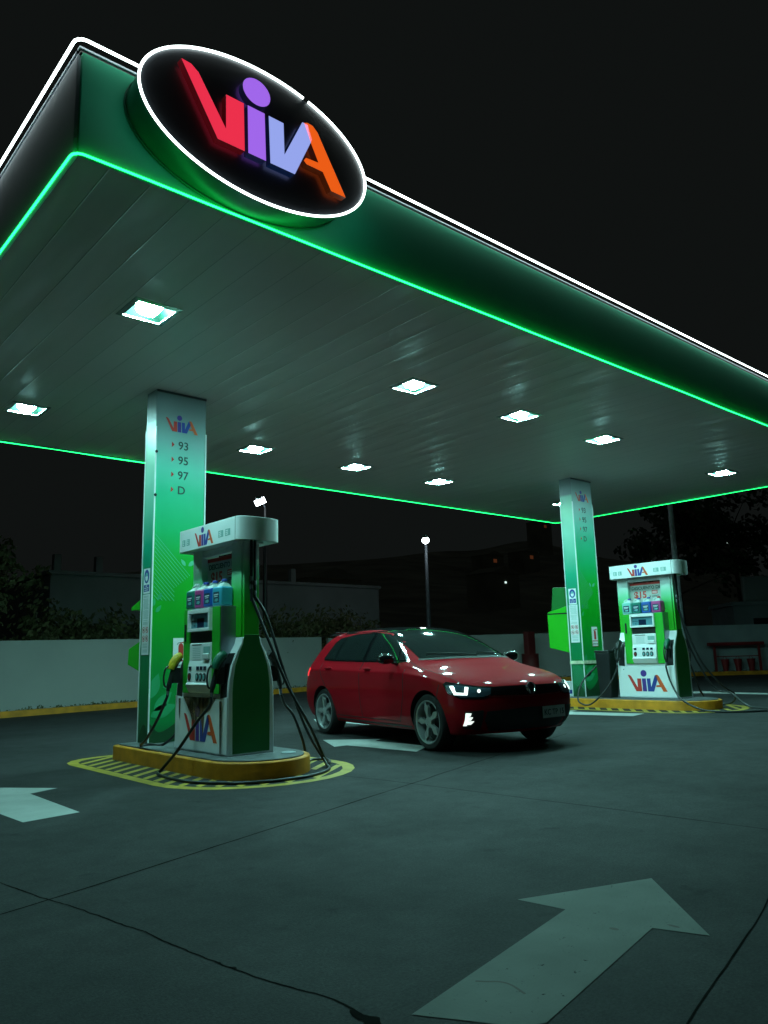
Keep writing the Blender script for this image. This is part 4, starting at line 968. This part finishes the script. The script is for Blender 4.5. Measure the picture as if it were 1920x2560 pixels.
# panel gaps, handles, trims
def line(pts, wd=.004):
    P = [Vector((a, b_, 0)) for a, b_ in pts]; L_ = []; R_ = []
    for i, p in enumerate(P):
        t = (P[min(i + 1, len(P) - 1)] - P[max(i - 1, 0)]).normalized(); n_ = Vector((-t.y, t.x, 0)) * wd
        L_.append((p + n_)[:2]); R_.append((p - n_)[:2])
    return L_ + R_[::-1]
for sg_ in (-1, 1):
    S_ = side(sg_)
    fd = [(1.33, .90), (1.33, .60), (1.40, .40), (1.47, .285)]; md = [(2.40, .985), (2.40, .60), (2.38, .285)]; rd = [(3.60, .985), (3.52, .80), (3.30, .58), (3.17, .44), (3.10, .285)]
    for P in (fd, md, rd, [(1.47, .285), (3.10, .285)], [(.60, .735), (.66, .52), (.64, .20)]): conform('door_gap', [line(P, .0055)], S_, M_['seam'], .0022, .004, .05)
    conform('side_skirt', [[(1.25, .20), (3.12, .20), (3.12, .245), (1.25, .245)]], S_, M_['matt'], .004, .006, .06)
    for s in (2.20, 3.30):
        h, n_, _, _ = BV.ray_cast(S_ @ Vector((s, .905 if s < 3 else .915, 0)), Vector((0, -sg_, 0)), 2)
        hm = MB(); hm.tube([h + Vector((.085, 0, -.004)), h + Vector((.05, sg_ * .028, 0)), h + Vector((-.05, sg_ * .030, 0)), h + Vector((-.085, 0, .002))], [.012, .016, .016, .012], 8)
        hm.build('door_handle', M_['paint'], car, 60)
    # wing mirror
    h, n_, _, _ = BV.ray_cast(S_ @ Vector((1.55, .965 if sg_ < 0 else .955, 0)), Vector((0, -sg_, 0)), 2)
    mb_ = MB(); mb_.tube([h + Vector((0, -sg_ * .01, -.01)), h + Vector((.01, sg_ * .07, .01)), h + Vector((.005, sg_ * .12, .04))], [.02, .018, .022], 8)
    c_ = h + Vector((-.005, sg_ * .175, .065)); vs = []
    NU, NV = 10, 14
    for a in range(NU + 1):
        th = math.pi * a / NU
        for bq in range(NV):
            ph = 2 * math.pi * bq / NV; x = math.sin(th) * math.cos(ph); z = math.sin(th) * math.sin(ph); y = math.cos(th)
            sup = lambda q, e: math.copysign(abs(q) ** e, q)
            vs.append(c_ + Vector((.060 * sup(x, .8) * (1 if x > 0 else .45), sg_ * .115 * sup(y, .75), .066 * sup(z, .8))))
    mb_.add(vs, [(a * NV + q, a * NV + (q + 1) % NV, (a + 1) * NV + (q + 1) % NV, (a + 1) * NV + q) for a in range(NU) for q in range(NV)])
    mb_.build('wing_mirror', M_['gloss'] if sg_ < 0 else M_['gloss'], car, 60, merge=True)
    conform('fuel_flap' if sg_ < 0 else 'side_marker', [line([(3.66, .86), (3.80, .86), (3.80, .74), (3.66, .74), (3.66, .86)], .002)] if sg_ < 0 else [[(.62, .60), (.70, .60), (.70, .615), (.62, .615)]], S_, M_['seam'], .001, .002, .05)
# bonnet shut line and crease
conform('bonnet_gap', [line([(.36, -.745), (.7, -.785), (1.1, -.79), (1.34, -.76)], .003), line([(.36, .745), (.7, .785), (1.1, .79), (1.34, .76)], .003)], TOP, M_['seam'], .0012, .003, .06)
# lower bumper line and splitter
conform('bumper_lip', [[(-.74, .178), (.74, .178), (.76, .215), (-.76, .215)]], FRONT, M_['matt'], .014, .018, .05)
# wheels
def wheel(s, sgn):
    W = Matrix(((1, 0, 0, AX - s), (0, 0, sgn, sgn * .755), (0, -sgn * -1 if False else 1, 0, .313), (0, 0, 0, 1)))
    W = Matrix(((1, 0, 0, AX - s), (0, 0, sgn, sgn * .755), (0, 1, 0, .313), (0, 0, 0, 1)))
    ty = MB().lathe([(.235, -.105), (.290, -.112), (.309, -.09), (.313, -.04), (.313, .04), (.309, .085), (.292, .108), (.262, .114), (.240, .106), (.232, .09)], 48, 0, W, False).build('wheel', M_['tyre'], car, 40)
    rb = MB(); rb.lathe([(.236, .100), (.243, .106), (.240, .112), (.228, .108), (.222, .090), (.214, .05), (.205, -.08)], 48, 0, W, False); rb.lathe([(.232, .0), (.21, -.02), (.0, -.01)], 40, 1, W)
    for k in range(5):
        Rk = W @ Matrix.Rotation(2 * math.pi * k / 5 + .314, 4, 'Z')
        rb.prism([(-.016, .04), (.016, .04), (.020, .09), (.042, .155), (.016, .200), (.030, .234), (-.030, .234), (-.006, .195), (-.036, .150), (-.020, .09)], 'z', .060, .096, 0, Rk)
    rb.lathe([(.062, .05), (.058, .098), (.034, .104), (.032, .100), (0, .100)], 24, 0, W)
    rb.build('rim', [M_['alloy'], M_['alloyblack']], ty, 35)
    MB().lathe([(.15, -.002), (.15, -.012), (0, -.012)], 32, 0, W).build('brake_disc', M_['steel'], ty, 40)
for s in (.86, 3.49):
    for sg_ in (-1, 1): wheel(s, sg_)
MB().box(AX - 3.3, AX - 1.05, -.60, .60, .16, .24).build('underbody', M_['well'], car)

# ------------------------------------------------------------------ boundary wall, kerb, planting strip
M_['wallpaint'] = mat('pale_wall_paint', (.36, .36, .345), .8, var=.07, vs=.8, bump=.12, bs=12)
M_['soil'] = mat('dry_soil', (.035, .028, .016), .9, var=.5, vs=12, bump=1., bs=20)
M_['blockwall'] = mat('painted_block_wall', (.30, .34, .35), .8, var=.16, vs=2, bump=.5, bs=14)
def ribbon(name, pts, w0, w1, z0, z1, m):
    "strip following a plan polyline, offset w0..w1 to its left side, as a solid"
    P = [Vector((x, y, 0)) for x, y in pts]; L_ = []; R_ = []
    for i, p in enumerate(P):
        t = (P[min(i + 1, len(P) - 1)] - P[max(i - 1, 0)]).normalized(); n_ = Vector((-t.y, t.x, 0)); L_.append(p + n_ * w1); R_.append(p + n_ * w0)
    b = MB()
    for i in range(len(P) - 1):
        g0, g1 = gz(P[i].x), gz(P[i + 1].x); a, c, d_, e_ = R_[i], R_[i + 1], L_[i + 1], L_[i]
        b.add([(a.x, a.y, g0 + z0), (c.x, c.y, g1 + z0), (d_.x, d_.y, g1 + z0), (e_.x, e_.y, g0 + z0), (a.x, a.y, g0 + z1), (c.x, c.y, g1 + z1), (d_.x, d_.y, g1 + z1), (e_.x, e_.y, g0 + z1)],
              [(0, 3, 2, 1), (4, 5, 6, 7), (0, 1, 5, 4), (2, 3, 7, 6)] + ([(3, 0, 4, 7)] if i == 0 else []) + ([(1, 2, 6, 5)] if i == len(P) - 2 else []))
    return b.build(name, m, smooth=30, merge=True)
K = [(-25, 16.9), (-5, 17.5), (4.93, 17.93), (8.03, 18.15), (12.84, 19.35), (15.2, 19.75), (17.2, 19.2), (21.3, 15.85), (25.9, 13.5), (27.8, 11.8), (31.5, 7.5), (36, 0)]
struct(ribbon('kerb', K, 0, .14, -.05, .13, M_['yellow']))
struct(ribbon('soil_strip', K, .141, .60, -.05, .10, M_['soil']))
def wall_part(pts, h, m, label):
    o = ribbon('boundary_wall', pts, .60, .78, -.05, h, m); tag(o, label, 'wall')
    return o
wall_part(K[:6], 1.62, M_['wallpaint'], 'long pale painted wall behind the near pump and the red car')
wall_part(K[5:9], 1.58, M_['wallpaint'], 'pale wall in shade between the red car and the far column')
wall_part(K[8:], 1.72, M_['blockwall'], 'bluish grey block wall behind the fire bucket stand')
# straggling plants in the strip
M_['leafdark'] = mat('night_foliage', (.085, .085, .030), .75, var=.4, vs=1.5)
M_['leafgreen'] = mat('night_foliage_green', (.040, .085, .035), .7, var=.4, vs=1.5)
M_['bark'] = mat('bark', (.06, .05, .035), .85, var=.3, bump=.5)
def leaves(b, c, r, n, size, R_, mi=0):
    for _ in range(n):
        while True:
            p = Vector((R_.uniform(-1, 1), R_.uniform(-1, 1), R_.uniform(-1, 1)))
            if p.length < 1: break
        p = Vector((p.x * r[0], p.y * r[1], p.z * r[2])) + Vector(c)
        a = Vector((R_.gauss(0, 1), R_.gauss(0, 1), R_.gauss(0, 1))).normalized(); u = a.orthogonal().normalized(); v = a.cross(u); s = size * R_.uniform(.6, 1.4)
        b.add([p - u * s, p - v * s * .45, p + u * s, p + v * s * .45], [(0, 1, 2, 3)], mi)
def tree_mesh(seed, h, w, m, dens=1., sz=.11, trunk=.35):
    R_ = random.Random(seed); tr = MB(); cr = MB(); tips = []
    top = Vector((R_.uniform(-.3, .3), R_.uniform(-.3, .3), h * .8))
    tr.tube(spline([(0, 0, -.1), (R_.uniform(-.1, .1), R_.uniform(-.1, .1), h * trunk), top], 5), [.13 * h / 5 * (1 - .8 * k / 10) for k in range(11)], 8)
    for k in range(9):
        z0 = h * (trunk + .05 + .45 * k / 9); a = R_.uniform(0, 6.28); l = w * R_.uniform(.35, .6) * (1 - .35 * k / 9)
        e = Vector((math.cos(a) * l, math.sin(a) * l, z0 + R_.uniform(.15, .3) * h * .6)); base = Vector((0, 0, z0)) + Vector((top.x, top.y, 0)) * (z0 / h)
        tr.tube([base, base.lerp(e, .5) + Vector((0, 0, .06)), e], [.04, .028, .012], 6); tips.append(e)
    for e in tips + [top]:
        for _ in range(4):
            c = e + Vector((R_.gauss(0, w * .12), R_.gauss(0, w * .12), R_.gauss(0, h * .05))); q = w * R_.uniform(.10, .19)
            leaves(cr, c, (q, q, q * .8), int(52 * dens), sz, R_)
    return tr, cr
def tree(name, loc, label, cat, seed, h, w, m, group, dens=1., sz=.11, trunk=.35):
    t = thing(name, label, cat, loc, 0, group); tr, cr = tree_mesh(seed, h, w, m, dens, sz, trunk)
    tr.build('trunk', M_['bark'], t, 60); cr.build('crown', m, t); return t
G_ = 'trees beyond the boundary wall'
t1 = tree('tree', (4.2, 21.2, 0), 'dark leafy tree behind the wall near the left edge of the photo', 'tree', 1, 4.6, 3.6, M_['leafdark'], G_)
t2 = tree('tree', (37.0, 19.6, 0), 'tall pale-leaved tree behind the far pump, the one further from the lamp pole', 'tree', 5, 9.2, 5.2, M_['leafgreen'], G_, 1.1, .20)
t3 = tree('tree', (42.5, 19.0, 0), 'tall tree behind the far pump right beside the lit lamp pole', 'tree', 8, 9.6, 5.4, M_['leafgreen'], G_, 1.1, .20)
dup(t1, (1.2, 21.5, 0), 'dark leafy tree behind the wall at the very left edge of the photo', 1.2)
dup(t1, (33.5, 10.6, 0), 'dark tree above the right end of the block wall, behind the fire buckets', 2.2)
dup(t1, (36.5, 7.6, 0), 'dark tree behind the block wall at the right edge of the photo', .6)
G2 = 'bushes behind the boundary wall'
b1 = tree('bush', (6.9, 21.6, .1), 'ragged dark bush in front of the white house, at its left corner', 'bush', 21, 3.0, 3.0, M_['leafdark'], G2, 1.3, .085, .12)
dup(b1, (9.4, 21.8, -.15), 'ragged dark bush in front of the white house, near the green service box', 2.)
dup(b1, (5.2, 21.7, .55), 'ragged dark bush left of the white house, half hidden by the next bush', 3.4)
dup(b1, (8.2, 22.0, -.4), 'low dark bush in front of the middle of the white house wall', 4.4)
dup(b1, (3.4, 21.6, .6), 'ragged dark bush under the trees left of the white house', .5)
dup(b1, (10.6, 21.4, -.2), 'dark bush hidden mostly behind the near column', 2.7)
dup(b1, (14.4, 22.5, 0), 'dark bush behind the wall just right of the near pump', 4.)
dup(b1, (16.6, 23.0, .1), 'dark bush behind the wall above the rear of the red car', 5.1)
dup(b1, (19.4, 23.6, .15), 'dark bush behind the wall above the roof of the red car', 1.4)
# plants growing in the kerb strip
wd = MB(); R_ = random.Random(4)
for i in range(len(K) - 1):
    a, b_ = Vector((*K[i], 0)), Vector((*K[i + 1], 0)); L_ = (b_ - a).length
    if K[i][0] < -6: continue
    t_ = (b_ - a).normalized(); n_ = Vector((-t_.y, t_.x, 0))
    for k in range(int(L_ * 26)):
        p = a + t_ * R_.uniform(0, L_) + n_ * R_.uniform(.18, .56); q = R_.uniform(.02, .06)
        leaves(wd, (p.x, p.y, gz(p.x) + .10 + q * .6), (q * 1.5, q * 1.5, q), 5, .028, R_)
tag(wd.build('ground_cover', M_['leafdark']), kind='stuff')

# ------------------------------------------------------------------ buildings behind
M_['plaster'] = mat('weathered_plaster', (.17, .18, .18), .85, var=.2, vs=.7, bump=.4, bs=6)
M_['plasterd'] = mat('grey_plaster', (.16, .18, .19), .85, var=.25, vs=.8, bump=.4, bs=6)
M_['darkglass'] = mat('dark_window', (.01, .012, .014), .2)
M_['houselight'] = mat('lit_window_glow', (.8, .5, .3), .4, emit=(1., .62, .32), es=1.6, var=0)
M_['coollight'] = mat('cool_lit_window', (.6, .8, .8), .4, emit=(.75, 1., .95), es=1.3, var=0)
M_['dimlight'] = mat('dim_warm_window', (.5, .2, .1), .4, emit=(1., .28, .10), es=.05, var=0)
hs = thing('white_house', 'long low flat-roofed house with bare roof posts behind the left wall', 'house', (8.1, 25, 0))
MB().box(0, 13.5, 0, 8, 0, 3.85).build('wall', M_['plaster'], hs)
MB().box(-.08, 13.58, -.08, 8.08, 3.852, 3.97).build('roof', M_['plaster'], hs)
for x in (.12, 1.45, 5.2, 9.1): MB().box(x, x + .22, .1, .32, 3.972, 4.5).build('roof_post', M_['plaster'], hs)
for x in (2.5, 6.4, 10.2): MB().box(x, x + 1.1, -.03, .0, 1.2, 2.3).build('window', M_['darkglass'], hs)
ub = thing('utility_building', 'small dim concrete building behind the block wall, beside the far pump', 'building', (30.2, 13.9, 0), -.85)
MB().box(0, 3.0, 0, 3, 0, 2.6).build('wall', M_['plasterd'], ub)
MB().box(-.1, 3.1, -.1, 3.1, 2.602, 2.75).build('roof', M_['plasterd'], ub)
MB().box(.5, 2.3, .2, .5, 2.752, 3.75).build('rooftop_tank', M_['plaster'], ub, bevel=.08)
MB().box(.7, 2.1, -.02, 0, 1.3, 2.1).build('window', M_['darkglass'], ub)

# ------------------------------------------------------------------ hillside with scattered houses
M_['hillside'] = mat('dry_grass_hillside', (.36, .36, .28), .95, var=.5, vs=.15, bump=1., bs=2)
hb = MB(); NX, NY = 44, 14
hz = lambda x, y: max(0, (y - 34 + x * .10)) * (.10 + .0009 * x) + 1.6 * noise.noise(Vector((x * .04, y * .04, 0)))
hv = [(-60 + 5.5 * i, 34 + 8 * j, -1.2 if j == 0 else hz(-60 + 5.5 * i, 34 + 8 * j)) for j in range(NY) for i in range(NX)]
hb.add(hv, [(j * NX + i, j * NX + i + 1, (j + 1) * NX + i + 1, (j + 1) * NX + i) for j in range(NY - 1) for i in range(NX - 1)])
struct(hb.build('hillside', M_['hillside'], smooth=60))
rays = [((1725, 1290), 'houselight', 'hillside house with small warm window, left of the bright pair beside the lamp pole'), ((1755, 1285), 'houselight', 'hillside house with small warm window, right of the bright pair beside the lamp pole'),
        ((1742, 1250), 'dimlight', 'hillside house with a dim orange window just under the canopy edge'), ((1818, 1358), 'coollight', 'hillside house with a cool window, left one above the block wall'),
        ((1851, 1356), 'coollight', 'hillside house with a cool window, right one above the block wall'), ((1264, 1456), 'coollight', 'hillside house with one cool window above the red car'),
        ((837, 1483), 'houselight', 'hillside house with one tiny window behind the white house'), ((1238, 1402), 'dimlight', 'hillside house with a dim orange window right of the street lamp'),
        ((1329, 1393), 'dimlight', 'hillside house with a dim orange window left of the far column'), ((1363, 1316), 'dimlight', 'hillside house with a dim orange window beneath the canopy corner')]
def ray(px, py):
    return Rm @ Vector(((px - 960) / 1938.94, -(py - 1280) / 1938.94, -1))
for (px, m_, lab) in rays:
    d = ray(*px); k = 1.
    while k < 200:                      # walk out until the hillside is just below the sight line
        P = Vector((0, 0, 1.1)) + d * k
        if P.y > 38 and P.z - hz(P.x, P.y) < 3.2: break
        k += .5
    hh = thing('hillside_house', lab, 'house', (P.x, P.y, max(hz(P.x, P.y), P.z - 6) - .3), 0, 'scattered houses on the hillside')
    z = P.z - hh.location.z
    MB().box(-2.6, 2.6, .0, 4, -3, z + 1.1).build('wall', M_['hillside'], hh)
    MB().prism([(-2.8, z + 1.102), (2.8, z + 1.102), (0, z + 2.0)], 'y', -.2, 4.2).build('roof', M_['hillside'], hh)
    w_ = {'houselight': .17, 'coollight': .15, 'dimlight': .5}[m_]
    MB().box(-w_, w_, -.04, 0, z - w_ * .7, z + w_ * .7).build('window', M_[m_], hh)

# ------------------------------------------------------------------ street lamps
M_['galv'] = mat('galvanised_pole', (.34, .38, .42), .5, .3, var=.25, vs=3)
M_['polegrey'] = mat('painted_grey_pole', (.06, .07, .08), .6, var=.2)
M_['lampglow'] = mat('lit_street_lamp', (.9, .9, .9), .3, emit=(.85, .97, 1.), es=14, var=0)
def lamp(x, y, h, label, energy, r, kind):
    t = thing('street_lamp', label, 'street lamp', (x, y, 0), 0, 'street lamps')
    MB().lathe([(.11, -.1), (.10, .5), (.055, h), (0, h + .02)], 14).build('pole', M_['polegrey'] if kind != 'long' else M_['black'], t, 50)
    hd_ = MB(); hd_.tube([(0, 0, h - .05), (-.25, -.25, h + .10), (-.42, -.42, h + .10)], .03, 8); hd_.box(-.09, .09, -.3, .3, .06, .16, 0, Matrix.Translation((-.55, -.55, h)) @ Matrix.Rotation(-.785, 4, 'Z')); hd_.build('lamp_head', M_['galv'], t, 50)
    gl = MB()
    if kind == 'long': gl.tube([Vector((-.55, -.55, h + .03)) + Vector((-.13, .10, -.08)), Vector((-.55, -.55, h + .03)) + Vector((.13, -.10, .06))], r, 12)
    else: gl.lathe([(r * math.sin(a), -r * math.cos(a)) for a in [k * math.pi / 12 for k in range(13)]], 16, 0, Matrix.Translation((-.55, -.55, h)))
    gl.build('lamp_glass', M_['lampglow'], t, 60)
    ld = bpy.data.lights.new('lamp_light', 'POINT'); ld.energy = energy; ld.color = (.80, .95, 1.); ld.shadow_soft_size = .12
    lo = bpy.data.objects.new('lamp_light', ld); COL.objects.link(lo); lo.parent = t; lo.location = (-.55, -.55, h - .28)
lamp(14.35, 22.5, 6.25, 'street lamp shining just above the header of the near pump', 12, .10, 'long')
lamp(20.15, 20.55, 5.15, 'street lamp shining on a thin pole above the red car', 26, .13, 'ball')
# tall pole by the block wall
M_['palepole'] = mat('spotlit_tone_pole', (.62, .68, .74), .5, var=.4, vs=5)  # spotlight on the pole is put into this pale colour
tp_ = thing('tall_pole', 'tall lit steel pole behind the far pump, running up out of sight behind the canopy', 'pole', (24.2, 12.9, .085))
MB().lathe([(.115, -.1), (.105, 1.), (.075, 7.4), (0, 7.42)], 16).build('shaft', M_['palepole'], tp_, 50)
MB().box(-.16, .16, -.16, .16, -.05, .03).build('base_plate', M_['galv'], tp_, bevel=.01)

# ------------------------------------------------------------------ fire bucket stand, red cabinet
fb_ = thing('bucket_stand', 'red steel stand with a curved hood against the block wall', 'stand', (27.25, 12.60, .085 + .10), math.atan2(-1.19, 1.32), None)
b = MB(); b.prism([(-.11, 1.02), (-.13, .96), (-.10, .90), (.10, .90), (.13, .96), (.11, 1.02)], 'x', -.95, .95); b.build('hood', M_['redplastic'], fb_, bevel=.02)
for x in (-.78, .76): MB().box(x, x + .07, -.03, .04, -.15, .90).build('leg', M_['redplastic'], fb_)
MB().box(-.71, .76, -.01, .02, .52, .55).build('rail', M_['redplastic'], fb_)
ux = Vector((1.32, -1.19, 0)).normalized()
for q, (u_, nm) in enumerate(((-.42, 'nearest the tall pole'), (.02, 'in the middle'), (.48, 'farthest from the tall pole'))):
    c = Vector((27.25, 12.60, .185)) + ux * u_
    bo = thing('fire_bucket', 'red fire bucket hanging under the red hood, %s' % nm, 'bucket', c, 0, 'fire buckets')
    MB().lathe([(.075, .02), (.135, .42), (.142, .42), (.142, .44), (.125, .44), (.07, .04), (0, .04)], 18).build('pail', M_['redplastic'], bo, 40)
    MB().tube([(.135 * math.cos(a), 0, .43 + .11 * math.sin(a)) for a in [math.pi * k / 10 for k in range(11)]], .008, 5).build('handle', M_['redplastic'], bo)
M_['dullred'] = mat('dull_red_steel', (.11, .008, .009), .6, var=.2)
rc = thing('steel_drum', 'dark red drum standing by the wall behind the front of the red car', 'drum', (20.25, 16.05, .085))
MB().lathe([(.27, 0), (.28, .02), (.27, .04), (.27, .42), (.28, .44), (.27, .46), (.27, .88), (.285, .90), (.26, .92), (0, .90)], 24).build('drum', M_['dullred'], rc, 40)
MB().box(-.18, .18, -.10, .10, .90, 1.62).build('sign_board', M_['dullred'], rc, bevel=.02)
